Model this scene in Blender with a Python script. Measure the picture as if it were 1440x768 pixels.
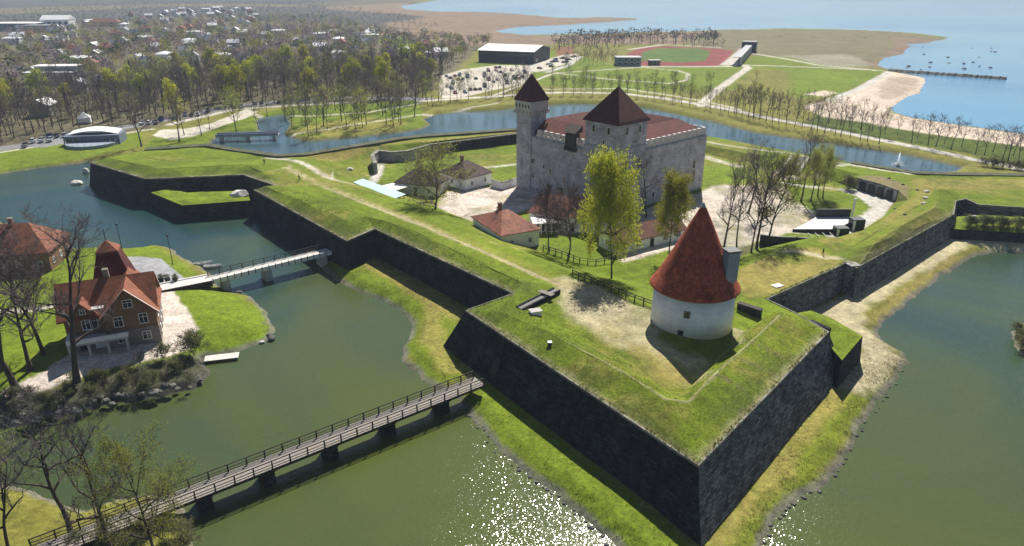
import bpy, bmesh, math, random
import numpy as np
from mathutils import Vector, Matrix
from mathutils.geometry import delaunay_2d_cdt
R = math.radians
scene = bpy.context.scene
for o in list(bpy.data.objects): bpy.data.objects.remove(o)
COL = scene.collection

# ------------------------------------------------------------------ camera
FPX, PITCH, CAMH = 982.0, R(22.8), 61.0          # focal length in photo pixels, tilt, metres above the moat
cp, sp = math.cos(PITCH), math.sin(PITCH)
cam = bpy.data.cameras.new('camera'); cam_ob = bpy.data.objects.new('camera', cam); COL.objects.link(cam_ob)
cam_ob.location = (0, 0, CAMH); cam_ob.rotation_euler = (R(90) - PITCH, 0, 0)
cam.sensor_width = 36; cam.lens = FPX / 1440 * 36; cam.clip_start = 1; cam.clip_end = 40000
scene.camera = cam_ob

# ------------------------------------------------------------------ sky, sun, exposure
SUN_AZ, SUN_EL = R(12.5), R(46)                     # azimuth clockwise from +Y
w = bpy.data.worlds.new('World'); scene.world = w; w.use_nodes = True
wn = w.node_tree; sky = wn.nodes.new('ShaderNodeTexSky'); sky.sky_type = 'NISHITA'; sky.sun_disc = False
sky.sun_elevation = SUN_EL; sky.sun_rotation = SUN_AZ; sky.air_density = 1.0; sky.dust_density = 0.6; sky.ozone_density = 2.5
wn.links.new(sky.outputs[0], wn.nodes['Background'].inputs[0]); wn.nodes['Background'].inputs[1].default_value = 0.05
sl = bpy.data.lights.new('sun', 'SUN'); sl.energy = 5.0; sl.angle = R(0.53); sl.color = (1.0, 0.95, 0.87)
so = bpy.data.objects.new('sun', sl); COL.objects.link(so)
sdir = Vector((math.sin(SUN_AZ) * math.cos(SUN_EL), math.cos(SUN_AZ) * math.cos(SUN_EL), math.sin(SUN_EL)))
so.rotation_euler = sdir.to_track_quat('Z', 'Y').to_euler(); so.location = (0, 0, 200)
vs = scene.view_settings; vs.view_transform = 'Standard'; vs.look = 'None'; vs.gamma = 1; vs.exposure = 0.58
vs.use_curve_mapping = False

# ------------------------------------------------------------------ helpers
def P(u, v, z=0.0):                               # photo pixel -> point at height z
    dx, dy = u - 720.0, 384.0 - v
    t = (z - CAMH) / (-FPX * sp + dy * cp)
    return Vector((dx * t, (FPX * cp + dy * sp) * t, z))
def height_at(v, base):                           # z of a point above `base` that shows on photo row v
    dy = 384.0 - v
    return CAMH + base.y / (FPX * cp + dy * sp) * (-FPX * sp + dy * cp)
def PP(pts, z=0.0): return [P(p[0], p[1], p[2] if len(p) > 2 else z) for p in pts]

def hash2(ix, iy, seed):
    h = (ix * 374761393 + iy * 668265263 + seed * 1442695041) & 0xFFFFFFFF
    h = ((h ^ (h >> 13)) * 1274126177) & 0xFFFFFFFF
    return ((h ^ (h >> 16)) & 0xFFFF) / 65535.0
def vnoise(X, Y, scale, seed=0):                  # smooth value noise, 0..1
    x, y = np.asarray(X) / scale, np.asarray(Y) / scale
    ix, iy = np.floor(x).astype(np.int64), np.floor(y).astype(np.int64)
    fx, fy = x - ix, y - iy
    fx, fy = fx * fx * (3 - 2 * fx), fy * fy * (3 - 2 * fy)
    a, b = hash2(ix, iy, seed), hash2(ix + 1, iy, seed)
    c, d = hash2(ix, iy + 1, seed), hash2(ix + 1, iy + 1, seed)
    return (a * (1 - fx) + b * fx) * (1 - fy) + (c * (1 - fx) + d * fx) * fy
def fbm(X, Y, scale, seed=0, n=3):
    s, a, t = 0, 1.0, 0
    for i in range(n):
        s = s + a * vnoise(X, Y, scale / 2 ** i, seed + i); t += a; a *= .5
    return s / t
def seg_dist(X, Y, a, b):
    ax, ay = a[0], a[1]; bx, by = b[0] - ax, b[1] - ay
    t = np.clip(((X - ax) * bx + (Y - ay) * by) / (bx * bx + by * by + 1e-9), 0, 1)
    return np.hypot(X - ax - t * bx, Y - ay - t * by)
def sdpoly(X, Y, poly, margin=30.0):              # signed distance, negative inside; culled outside the box
    xs = [p[0] for p in poly]; ys = [p[1] for p in poly]
    out = np.full(X.shape, 1e4)
    m = (X > min(xs) - margin) & (X < max(xs) + margin) & (Y > min(ys) - margin) & (Y < max(ys) + margin)
    if not m.any(): return out
    x, y = X[m], Y[m]; d = np.full(x.shape, 1e9); ins = np.zeros(x.shape, bool)
    n = len(poly)
    for i in range(n):
        a, b = poly[i], poly[(i + 1) % n]
        d = np.minimum(d, seg_dist(x, y, a, b))
        c = ((a[1] > y) != (b[1] > y))
        ins ^= c & (x < (b[0] - a[0]) * (y - a[1]) / ((b[1] - a[1]) or 1e-9) + a[0])
    out[m] = np.where(ins, -d, d)
    return out
def dline(X, Y, pts, margin=30.0):
    xs = [p[0] for p in pts]; ys = [p[1] for p in pts]
    out = np.full(X.shape, 1e4)
    m = (X > min(xs) - margin) & (X < max(xs) + margin) & (Y > min(ys) - margin) & (Y < max(ys) + margin)
    if not m.any(): return out
    x, y = X[m], Y[m]; d = np.full(x.shape, 1e9)
    for a, b in zip(pts[:-1], pts[1:]): d = np.minimum(d, seg_dist(x, y, a, b))
    out[m] = d
    return out
def sstep(a, b, x):
    t = np.clip((x - a) / (b - a), 0, 1); return t * t * (3 - 2 * t)
def inside(p, poly):
    c = False; n = len(poly)
    for i in range(n):
        a, b = poly[i], poly[(i + 1) % n]
        if (a[1] > p[1]) != (b[1] > p[1]) and p[0] < (b[0] - a[0]) * (p[1] - a[1]) / (b[1] - a[1]) + a[0]: c = not c
    return c

# ------------------------------------------------------------------ materials
def new_mat(name):
    m = bpy.data.materials.new(name); m.use_nodes = True
    return m, m.node_tree, m.node_tree.nodes['Principled BSDF']
def mat(name, col, var=0.25, scale=2.0, rough=0.85, bump=0.0, bscale=None, col2=None, metal=0.0, spec=0.3):
    m, nt, b = new_mat(name); N = nt.nodes.new
    tc = N('ShaderNodeTexCoord'); nz = N('ShaderNodeTexNoise'); nz.inputs['Scale'].default_value = scale
    nz.inputs['Detail'].default_value = 5; nz.inputs['Roughness'].default_value = .65
    nt.links.new(tc.outputs['Object'], nz.inputs['Vector'])
    rp = N('ShaderNodeValToRGB'); e = rp.color_ramp.elements
    c2 = col2 or tuple(min(1, c * (1 + var)) for c in col); c1 = col if col2 else tuple(c * (1 - var) for c in col)
    e[0].position, e[1].position = .3, .7
    e[0].color = (*c1, 1); e[1].color = (*c2, 1)
    nt.links.new(nz.outputs['Fac'], rp.inputs[0]); nt.links.new(rp.outputs[0], b.inputs['Base Color'])
    b.inputs['Roughness'].default_value = rough; b.inputs['Metallic'].default_value = metal
    b.inputs['Specular IOR Level'].default_value = spec
    if bump:
        n2 = N('ShaderNodeTexNoise'); n2.inputs['Scale'].default_value = bscale or scale * 4; n2.inputs['Detail'].default_value = 4
        nt.links.new(tc.outputs['Object'], n2.inputs['Vector'])
        bp = N('ShaderNodeBump'); bp.inputs['Strength'].default_value = bump; bp.inputs['Distance'].default_value = .15
        nt.links.new(n2.outputs['Fac'], bp.inputs['Height']); nt.links.new(bp.outputs[0], b.inputs['Normal'])
    return m
def ground_mat(name, fine=1.0):
    m, nt, b = new_mat(name); N = nt.nodes.new; L = nt.links.new
    at = N('ShaderNodeAttribute'); at.attribute_name = 'col'
    geo = N('ShaderNodeNewGeometry')
    mix = at.outputs['Color']
    for sc, lo, hi, det in ((0.035, .80, 1.2, 6), (0.35 * fine, .70, 1.30, 8), (1.4 * fine, .78, 1.22, 6), (4.5 * fine, .72, 1.28, 4)):
        nz = N('ShaderNodeTexNoise'); nz.inputs['Scale'].default_value = sc; nz.inputs['Detail'].default_value = det
        nz.inputs['Roughness'].default_value = .7
        L(geo.outputs['Position'], nz.inputs['Vector'])
        mr = N('ShaderNodeMapRange'); mr.inputs['From Min'].default_value = .3; mr.inputs['From Max'].default_value = .7
        mr.inputs['To Min'].default_value = lo; mr.inputs['To Max'].default_value = hi
        L(nz.outputs['Fac'], mr.inputs['Value'])
        vm = N('ShaderNodeVectorMath'); vm.operation = 'MULTIPLY'
        L(mix, vm.inputs[0]); cx = N('ShaderNodeCombineXYZ')
        for k in range(3): L(mr.outputs[0], cx.inputs[k])
        L(cx.outputs[0], vm.inputs[1]); mix = vm.outputs[0]
    L(mix, b.inputs['Base Color']); b.inputs['Roughness'].default_value = .95; b.inputs['Specular IOR Level'].default_value = .1
    n2 = N('ShaderNodeTexNoise'); n2.inputs['Scale'].default_value = 1.6 * fine; n2.inputs['Detail'].default_value = 8; n2.inputs['Roughness'].default_value = .75
    L(geo.outputs['Position'], n2.inputs['Vector'])
    bp = N('ShaderNodeBump'); bp.inputs['Strength'].default_value = .55; bp.inputs['Distance'].default_value = .25
    L(n2.outputs['Fac'], bp.inputs['Height']); L(bp.outputs[0], b.inputs['Normal'])
    return m
def stone_mat(name, c1, c2, mortar, bw=.55, bh=.28, var=.5, bump=.6, moss=None):
    # coursed rubble: brick pattern over (run along the wall, height), broken up by noise
    m, nt, b = new_mat(name); N = nt.nodes.new; L = nt.links.new
    geo = N('ShaderNodeNewGeometry'); uv = N('ShaderNodeUVMap')
    nd = N('ShaderNodeTexNoise'); nd.inputs['Scale'].default_value = 1.1; nd.inputs['Detail'].default_value = 3
    L(geo.outputs['Position'], nd.inputs['Vector'])
    ad = N('ShaderNodeMixRGB'); ad.blend_type = 'LINEAR_LIGHT'; ad.inputs[0].default_value = .22
    L(uv.outputs[0], ad.inputs[1]); L(nd.outputs['Color'], ad.inputs[2])
    br = N('ShaderNodeTexBrick'); br.inputs['Scale'].default_value = 1; br.inputs['Brick Width'].default_value = bw; br.inputs['Row Height'].default_value = bh
    br.inputs['Mortar Size'].default_value = .035; br.inputs['Bias'].default_value = 0; br.inputs['Mortar Smooth'].default_value = .3
    br.inputs['Color1'].default_value = (*c1, 1); br.inputs['Color2'].default_value = (*c2, 1); br.inputs['Mortar'].default_value = (*mortar, 1)
    L(ad.outputs[0], br.inputs['Vector'])
    nz = N('ShaderNodeTexNoise'); nz.inputs['Scale'].default_value = .32; nz.inputs['Detail'].default_value = 8; nz.inputs['Roughness'].default_value = .7
    L(geo.outputs['Position'], nz.inputs['Vector'])
    mr = N('ShaderNodeMapRange'); mr.inputs['From Min'].default_value = .3; mr.inputs['From Max'].default_value = .7
    mr.inputs['To Min'].default_value = 1 - var; mr.inputs['To Max'].default_value = 1 + var; L(nz.outputs['Fac'], mr.inputs['Value'])
    mul = N('ShaderNodeMixRGB'); mul.blend_type = 'MULTIPLY'; mul.inputs[0].default_value = 1
    L(br.outputs['Color'], mul.inputs[1]); L(mr.outputs[0], mul.inputs[2])
    L(mul.outputs[0], b.inputs['Base Color']); b.inputs['Roughness'].default_value = .92; b.inputs['Specular IOR Level'].default_value = .2
    n3 = N('ShaderNodeTexNoise'); n3.inputs['Scale'].default_value = 3.0; n3.inputs['Detail'].default_value = 6; L(geo.outputs['Position'], n3.inputs['Vector'])
    sm = N('ShaderNodeMath'); sm.operation = 'SUBTRACT'; L(n3.outputs['Fac'], sm.inputs[0]); L(br.outputs['Fac'], sm.inputs[1])
    bp = N('ShaderNodeBump'); bp.inputs['Strength'].default_value = bump; bp.inputs['Distance'].default_value = .2
    L(sm.outputs[0], bp.inputs['Height']); L(bp.outputs[0], b.inputs['Normal'])
    return m
def roof_mat(name, c1, c2, rows=.33, var=.4):
    m, nt, b = new_mat(name); N = nt.nodes.new; L = nt.links.new
    geo = N('ShaderNodeNewGeometry'); uv = N('ShaderNodeUVMap')
    br = N('ShaderNodeTexBrick'); br.inputs['Scale'].default_value = 1; br.inputs['Brick Width'].default_value = rows * .7; br.inputs['Row Height'].default_value = rows
    br.inputs['Mortar Size'].default_value = .03; br.inputs['Mortar Smooth'].default_value = .6
    br.inputs['Color1'].default_value = (*c1, 1); br.inputs['Color2'].default_value = (*c2, 1); br.inputs['Mortar'].default_value = (*[c * .4 for c in c1], 1)
    L(uv.outputs[0], br.inputs['Vector'])
    nz = N('ShaderNodeTexNoise'); nz.inputs['Scale'].default_value = .6; nz.inputs['Detail'].default_value = 7; nz.inputs['Roughness'].default_value = .7
    L(geo.outputs['Position'], nz.inputs['Vector'])
    mr = N('ShaderNodeMapRange'); mr.inputs['From Min'].default_value = .3; mr.inputs['From Max'].default_value = .7
    mr.inputs['To Min'].default_value = 1 - var; mr.inputs['To Max'].default_value = 1 + var; L(nz.outputs['Fac'], mr.inputs['Value'])
    mul = N('ShaderNodeMixRGB'); mul.blend_type = 'MULTIPLY'; mul.inputs[0].default_value = 1
    L(br.outputs['Color'], mul.inputs[1]); L(mr.outputs[0], mul.inputs[2]); L(mul.outputs[0], b.inputs['Base Color'])
    b.inputs['Roughness'].default_value = .75; b.inputs['Specular IOR Level'].default_value = .25
    bp = N('ShaderNodeBump'); bp.inputs['Strength'].default_value = .5; bp.inputs['Distance'].default_value = .1; bp.invert = True
    L(br.outputs['Fac'], bp.inputs['Height']); L(bp.outputs[0], b.inputs['Normal'])
    return m
def water_mat(name, c1, c2, scale, wave, rough, dist=.2, bstr=.4, facet=None):
    m, nt, b = new_mat(name); N = nt.nodes.new; L = nt.links.new
    geo = N('ShaderNodeNewGeometry')
    nz = N('ShaderNodeTexNoise'); nz.inputs['Scale'].default_value = scale; nz.inputs['Detail'].default_value = 6; nz.inputs['Distortion'].default_value = 1.2
    L(geo.outputs['Position'], nz.inputs['Vector'])
    rp = N('ShaderNodeValToRGB'); e = rp.color_ramp.elements; e[0].position, e[1].position = .30, .66
    e[0].color = (*c1, 1); e[1].color = (*c2, 1); L(nz.outputs['Fac'], rp.inputs[0])
    if facet:                                      # olive near water turning blue with distance, sky reflection put into the colour
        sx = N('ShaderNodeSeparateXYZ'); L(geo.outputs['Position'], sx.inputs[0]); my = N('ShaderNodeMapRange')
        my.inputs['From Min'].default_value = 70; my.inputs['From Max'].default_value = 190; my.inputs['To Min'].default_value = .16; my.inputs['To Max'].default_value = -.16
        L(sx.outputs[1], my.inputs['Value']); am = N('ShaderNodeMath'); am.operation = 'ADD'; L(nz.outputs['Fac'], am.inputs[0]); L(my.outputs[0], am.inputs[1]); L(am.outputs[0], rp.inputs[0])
    L(rp.outputs[0], b.inputs['Base Color'])
    b.inputs['Roughness'].default_value = rough; b.inputs['IOR'].default_value = 1.42; b.inputs['Specular IOR Level'].default_value = .5
    n1 = N('ShaderNodeTexNoise'); n1.inputs['Scale'].default_value = wave; n1.inputs['Detail'].default_value = 3; n1.inputs['Roughness'].default_value = .6
    L(geo.outputs['Position'], n1.inputs['Vector'])
    # ruffled and calm patches
    n2 = N('ShaderNodeTexNoise'); n2.inputs['Scale'].default_value = wave * .03; n2.inputs['Detail'].default_value = 3; L(geo.outputs['Position'], n2.inputs['Vector'])
    mr = N('ShaderNodeMapRange'); mr.inputs['From Min'].default_value = .4; mr.inputs['From Max'].default_value = .65
    mr.inputs['To Min'].default_value = bstr * .25; mr.inputs['To Max'].default_value = bstr; L(n2.outputs['Fac'], mr.inputs['Value'])
    bp = N('ShaderNodeBump'); bp.inputs['Distance'].default_value = dist
    L(mr.outputs[0], bp.inputs['Strength']); L(n1.outputs['Fac'], bp.inputs['Height']); L(bp.outputs[0], b.inputs['Normal'])
    if facet:                                      # small wavelets, each tilted its own way
        vo = N('ShaderNodeTexVoronoi'); vo.inputs['Scale'].default_value = facet[0]; L(geo.outputs['Position'], vo.inputs['Vector'])
        sub = N('ShaderNodeVectorMath'); sub.operation = 'SUBTRACT'; sub.inputs[1].default_value = (.5, .5, .5); L(vo.outputs['Color'], sub.inputs[0])
        ab = N('ShaderNodeVectorMath'); ab.operation = 'ABSOLUTE'; L(sub.outputs[0], ab.inputs[0])
        sq = N('ShaderNodeVectorMath'); sq.operation = 'MULTIPLY'; L(sub.outputs[0], sq.inputs[0]); L(ab.outputs[0], sq.inputs[1])
        mk = N('ShaderNodeVectorMath'); mk.operation = 'MULTIPLY'; mk.inputs[1].default_value = (facet[1], facet[1], 0); L(sq.outputs[0], mk.inputs[0])
        ad = N('ShaderNodeVectorMath'); ad.operation = 'ADD'; L(bp.outputs[0], ad.inputs[0]); L(mk.outputs[0], ad.inputs[1])
        nn_ = N('ShaderNodeVectorMath'); nn_.operation = 'NORMALIZE'; L(ad.outputs[0], nn_.inputs[0]); L(nn_.outputs[0], b.inputs['Normal'])
    return m
M = {}
M['ground'] = ground_mat('ground_cover'); M['turf'] = ground_mat('rampart_turf', 1.6)
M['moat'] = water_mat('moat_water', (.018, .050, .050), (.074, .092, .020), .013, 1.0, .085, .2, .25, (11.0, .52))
M['far_moat'] = water_mat('far_moat_water', (.045, .095, .12), (.06, .11, .13), .02, 1.5, .04, .25, .25)  # base tinted blue to carry the sky's reflection
M['sea'] = water_mat('sea_water', (.075, .24, .43), (.15, .34, .47), .0035, .35, .15, .6, .4)
M['pale_rampart'] = stone_mat('pale_rampart', (.27, .262, .255), (.075, .076, .082), (.010, .011, .013), .95, .36, .5, 1.0)  # paler copy for right-hand faces, grazing sun put into the colour
M['rampart_stone'] = stone_mat('rampart_stone', (.055, .057, .064), (.016, .018, .023), (.005, .006, .009), .75, .34, .8, .9)  # base darkened toward blue-black, deep shade put into the colour
M['pale_rubble'] = stone_mat('pale_rubble', (.50, .48, .44), (.30, .29, .28), (.12, .12, .12), .9, .4, .4, .8)
M['castle_stone'] = stone_mat('castle_stone', (.48, .47, .53), (.35, .345, .39), (.33, .325, .36), 1.1, .45, .42, .45)
M['white_stone'] = stone_mat('white_stone', (.86, .86, .88), (.74, .74, .76), (.66, .66, .68), .8, .32, .16, .35)
M['coping'] = mat('coping_stone', (.20, .19, .15), .6, .5, .9, .4)
M['roof_maroon'] = roof_mat('roof_maroon', (.13, .030, .026), (.085, .022, .020))
M['roof_red'] = roof_mat('roof_red', (.46, .10, .04), (.26, .05, .024), .5, .5)
M['roof_orange'] = roof_mat('roof_orange', (.32, .115, .058), (.23, .08, .042))
M['roof_brown'] = roof_mat('roof_brown', (.20, .085, .05), (.12, .052, .035))
M['slate_clad'] = mat('slate_cladding', (.26, .30, .36), .25, 3, .6, .3)
M['plaster'] = mat('white_plaster', (.84, .84, .84), .10, .8, .9, .1)
M['dark_glass'] = mat('window_glass', (.018, .022, .03), .3, 1, .12, spec=.6)
M['white_paint'] = mat('white_paint', (.78, .77, .75), .08, 1.5, .6)
M['off_white_roof'] = mat('white_membrane', (.80, .79, .76), .07, .5, .6)
M['concrete'] = mat('pale_concrete', (.46, .44, .41), .2, .9, .9, .2)
M['dark_timber'] = mat('dark_timber', (.045, .035, .028), .4, 3, .8, .3)
M['grey_timber'] = mat('weathered_timber', (.30, .27, .24), .3, 4, .85, .3)
M['pale_deck'] = mat('pale_deck', (.60, .57, .53), .15, 2.5, .8, .2)
M['brown_board'] = mat('brown_boarding', (.23, .13, .065), .25, 2, .8, .3)
M['black_metal'] = mat('black_metal', (.025, .027, .03), .3, 2, .5)
M['green_metal'] = mat('teal_sheet', (.42, .60, .64), .1, .8, .5)
M['bark'] = mat('bark', (.075, .058, .048), .4, 3, .95, .5)
M['rock'] = mat('rock', (.13, .125, .115), .5, .6, .9, .8)
M['tyre'] = mat('tyre', (.02, .02, .02), .2, 3, .8)

# ------------------------------------------------------------------ mesh building
class MB:
    def __init__(s): s.v = []; s.f = []; s.m = []; s.mi = 0
    def add(s, vs, fs):
        o = len(s.v); s.v += [tuple(p) for p in vs]; s.f += [tuple(i + o for i in f) for f in fs]; s.m += [s.mi] * len(fs)
        return s
    def box(s, c, d, rz=0.0, top=1.0):            # centre of the base, size; `top` scales the top face
        x, y, z = d[0] / 2, d[1] / 2, d[2]; ca, sa = math.cos(rz), math.sin(rz)
        vs = []
        for zz, k in ((0, 1), (z, top)):
            for (a, b) in ((-x, -y), (x, -y), (x, y), (-x, y)):
                vs.append((c[0] + (a * ca - b * sa) * k, c[1] + (a * sa + b * ca) * k, c[2] + zz))
        return s.add(vs, [(3, 2, 1, 0), (4, 5, 6, 7), (0, 1, 5, 4), (1, 2, 6, 5), (2, 3, 7, 6), (3, 0, 4, 7)])
    def prism(s, poly, z0, z1):                   # upright prism over a polygon (ccw)
        n = len(poly); vs = [(p[0], p[1], z0) for p in poly] + [(p[0], p[1], z1) for p in poly]
        return s.add(vs, [tuple(range(n - 1, -1, -1)), tuple(range(n, 2 * n))] + [(i, (i + 1) % n, n + (i + 1) % n, n + i) for i in range(n)])
    def lathe(s, c, prof, n=32, cap=True, a0=0.0):
        vs = [];
        for r, z in prof:
            for i in range(n):
                a = a0 + 2 * math.pi * i / n; vs.append((c[0] + r * math.cos(a), c[1] + r * math.sin(a), c[2] + z))
        fs = []
        for k in range(len(prof) - 1):
            for i in range(n):
                j = (i + 1) % n; fs.append((k * n + i, k * n + j, (k + 1) * n + j, (k + 1) * n + i))
        if cap: fs.append(tuple(range(n - 1, -1, -1))); fs.append(tuple(range((len(prof) - 1) * n, len(prof) * n)))
        return s.add(vs, fs)
    def bar(s, a, b, r, n=4, r2=None):
        a, b = Vector(a), Vector(b); d = (b - a).normalized(); r2 = r if r2 is None else r2
        x = d.orthogonal().normalized() if abs(d.z) > .99 else Vector((0, 0, 1)).cross(d).normalized(); y = d.cross(x)
        vs = []
        for p, q in ((a, r), (b, r2)):
            for i in range(n):
                t = 2 * math.pi * (i + .5) / n; vs.append(p + (x * math.cos(t) + y * math.sin(t)) * q)
        return s.add(vs, [(i, (i + 1) % n, n + (i + 1) % n, n + i) for i in range(n)] + [tuple(range(n - 1, -1, -1)), tuple(range(n, 2 * n))])
    def build(s, name, mats, parent=None, smooth=False, loc=None, rz=0.0, uv=True):
        me = bpy.data.meshes.new(name); me.from_pydata(s.v, [], s.f)
        for m in (mats if isinstance(mats, (list, tuple)) else [mats]): me.materials.append(M[m] if isinstance(m, str) else m)
        if any(s.m): me.polygons.foreach_set('material_index', s.m)
        if smooth: me.polygons.foreach_set('use_smooth', [True] * len(s.f))
        if uv: box_uv(me)
        me.update(); o = bpy.data.objects.new(name, me); COL.objects.link(o)
        if parent is not None: o.parent = parent
        if loc is not None: o.location = loc
        o.rotation_euler.z = rz
        return o
def box_uv(me):                                   # u runs horizontally along each face, v climbs it, in metres
    n = len(me.loops); uvl = me.uv_layers.new(name='uv'); co = np.empty(len(me.vertices) * 3); me.vertices.foreach_get('co', co); co = co.reshape(-1, 3)
    li = np.empty(n, np.int32); me.loops.foreach_get('vertex_index', li)
    pn = np.empty(len(me.polygons) * 3); me.polygons.foreach_get('normal', pn); pn = pn.reshape(-1, 3)
    lt = np.empty(len(me.polygons), np.int32); me.polygons.foreach_get('loop_total', lt)
    N = np.repeat(pn, lt, axis=0); p = co[li]
    h = np.hypot(N[:, 0], N[:, 1]); flat = h < .05
    tx, ty = np.where(flat, 1, -N[:, 1] / np.maximum(h, 1e-6)), np.where(flat, 0, N[:, 0] / np.maximum(h, 1e-6))
    u = p[:, 0] * tx + p[:, 1] * ty
    bx, by, bz = -ty * N[:, 2], tx * N[:, 2], h   # climbs the slope
    v = np.where(flat, p[:, 1], p[:, 0] * -by * 0 + p[:, 2] / np.maximum(h, .05))
    uvl.data.foreach_set('uv', np.stack([u, v], 1).astype(np.float32).ravel())
def tag(o, label=None, cat=None, group=None, kind=None):
    if label: o['label'] = label
    if cat: o['category'] = cat
    if group: o['group'] = group
    if kind: o['kind'] = kind
    return o
def empty(name, loc=(0, 0, 0), rz=0.0):
    o = bpy.data.objects.new(name, None); COL.objects.link(o); o.location = loc; o.rotation_euler.z = rz; o.empty_display_size = .5
    return o
def copy_tree(o, parent=None):
    c = o.copy(); COL.objects.link(c); c.parent = parent
    for ch in list(o.children): copy_tree(ch, c)
    return c
def np_mesh(name, V, tris, mats, cols=None, smooth=True, mi=None):
    me = bpy.data.meshes.new(name); V = np.asarray(V, np.float32); F = np.asarray(tris, np.int32); k = F.shape[1]
    me.vertices.add(len(V)); me.vertices.foreach_set('co', V.ravel())
    me.loops.add(F.size); me.loops.foreach_set('vertex_index', F.ravel())
    me.polygons.add(len(F)); me.polygons.foreach_set('loop_start', np.arange(0, F.size, k, dtype=np.int32))
    for m in (mats if isinstance(mats, (list, tuple)) else [mats]): me.materials.append(M[m] if isinstance(m, str) else m)
    if mi is not None: me.polygons.foreach_set('material_index', np.asarray(mi, np.int32))
    me.polygons.foreach_set('use_smooth', np.full(len(F), smooth))
    if cols is not None:
        a = me.attributes.new('col', 'FLOAT_COLOR', 'POINT'); c4 = np.ones((len(V), 4), np.float32); c4[:, :3] = cols; a.data.foreach_set('color', c4.ravel())
    me.update(calc_edges=True); me.validate()
    return me
# ================================================================== TERRAIN
C = dict(grass=(.135, .180, .015), lush=(.135, .190, .014), dark=(.070, .098, .014), dry=(.27, .225, .065), straw=(.42, .37, .23), olive=(.175, .17, .035),
         path=(.50, .46, .38), pale=(.50, .47, .42), sand=(.56, .46, .36), wet=(.30, .23, .17), reed=(.215, .155, .105), reed2=(.17, .15, .08), floor=(.13, .115, .070),
         asphalt=(.22, .22, .23), yard=(.58, .50, .43), track=(.22, .060, .055), soil=(.13, .10, .07), scrub=(.075, .078, .070), marsh=(.26, .24, .17),
         rock=(.16, .15, .13), pitch=(.085, .14, .03), slab=(.30, .30, .31))
def paint(X, Y, layers, base):
    col = np.tile(np.array(base), (len(X), 1))
    for i, (kind, pts, z, wdt, c, soft, jit, op) in enumerate(layers):
        w_ = PP(pts, z); d = sdpoly(X, Y, w_) if kind == 'p' else dline(X, Y, w_) - wdt
        m = d < soft + jit + 8
        if not m.any(): continue
        x, y = X[m], Y[m]; dd = d[m]
        px_ = y * y / (CAMH * FPX); soft = np.maximum(soft, .55 * px_)
        if jit: dd = dd + (fbm(x, y, max(jit * 2.2, 1.0), 31 + i, 3) - .5) * 2 * jit
        a = (1 - sstep(-soft / 2, soft / 2, dd)) * op
        col[m] = col[m] * (1 - a[:, None]) + np.array(C[c]) * a[:, None]
    return col
def L_(pts, z, width, c, soft=.6, jit=.3, op=1.0): return ('l', pts, z, width / 2, c, soft, jit, op)
def A_(pts, z, c, soft=1.0, jit=.5, op=1.0): return ('p', pts, z, 0, c, soft, jit, op)

# ---- water outlines (photo pixels on the water surface)
moat_main = [(-420, 262), (0, 246), (40, 239), (90, 233), (150, 226), (330, 262), (380, 285), (440, 325), (462, 350), (447, 364), (455, 378), (472, 394), (500, 408), (520, 416), (545, 426), (562, 436), (575, 447),
             (579, 460), (575, 476), (566, 490), (567, 508), (588, 527), (606, 545), (640, 553), (652, 568), (666, 588), (700, 632), (735, 662), (775, 690), (830, 736), (862, 768), (930, 850),
             (272, 850), (274, 768), (268, 735), (250, 712), (210, 698), (165, 703), (120, 716), (80, 704), (40, 690), (0, 684), (-60, 690), (-420, 760),
             (-420, 640), (-100, 622), (0, 606), (50, 594), (100, 584), (160, 567), (215, 560), (252, 552), (284, 541), (292, 524), (286, 512), (284, 506), (310, 502), (345, 490), (378, 480), (386, 466), (380, 448), (370, 432),
             (352, 418), (330, 412), (305, 402), (296, 388), (286, 379), (262, 365), (240, 350), (225, 346), (180, 351), (140, 350), (100, 350), (62, 326), (0, 312), (-420, 330)]
moat_right = [(1690, 352), (1440, 356), (1395, 355), (1372, 360), (1352, 372), (1328, 386), (1296, 410), (1262, 438), (1240, 456), (1234, 466), (1244, 480), (1268, 495), (1275, 510), (1258, 538), (1222, 585), (1196, 625), (1176, 660), (1152, 690),
              (1112, 708), (1086, 735), (1072, 768), (1060, 850), (2000, 850), (2000, 420)]
moat_far = [(300, 198), (310, 189), (350, 186), (365, 186), (362, 166), (400, 160), (408, 176), (398, 190), (430, 200), (520, 192), (590, 183), (606, 176), (596, 168), (612, 161), (640, 158), (700, 155), (740, 150), (800, 146), (860, 147), (910, 152), (960, 162),
            (1010, 174), (1060, 187), (1130, 197), (1200, 207), (1270, 218), (1320, 228), (1352, 236), (1340, 243), (1280, 244), (1200, 231), (1130, 219), (1060, 206), (1000, 194), (960, 188), (900, 178),
            (800, 176), (740, 184), (600, 198), (520, 210), (430, 224), (390, 226), (330, 222), (290, 214)]
islet = [(1424, 470), (1432, 455), (1470, 450), (1490, 480), (1480, 500), (1440, 502), (1428, 494)]
sea = [(560, 9), (600, 3), (640, -5), (760, -15), (900, -24), (2600, -24), (2600, 330), (1640, 222), (1560, 206), (1440, 189), (1360, 178), (1280, 166), (1252, 157), (1250, 150), (1262, 143), (1288, 131), (1304, 117), (1300, 109), (1255, 101), (1238, 92), (1250, 80), (1275, 75), (1285, 62), (1310, 57), (1337, 53), (1290, 48), (1200, 43), (1100, 41), (1010, 43), (960, 45), (900, 46), (860, 48), (740, 50), (690, 44),
       (730, 38), (790, 35), (870, 30), (900, 27), (850, 25), (790, 26), (740, 21), (690, 18), (620, 17), (575, 14)]
W_main, W_right, W_far, W_islet, W_sea = [PP(q) for q in (moat_main, moat_right, moat_far, islet, sea)]

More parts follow.
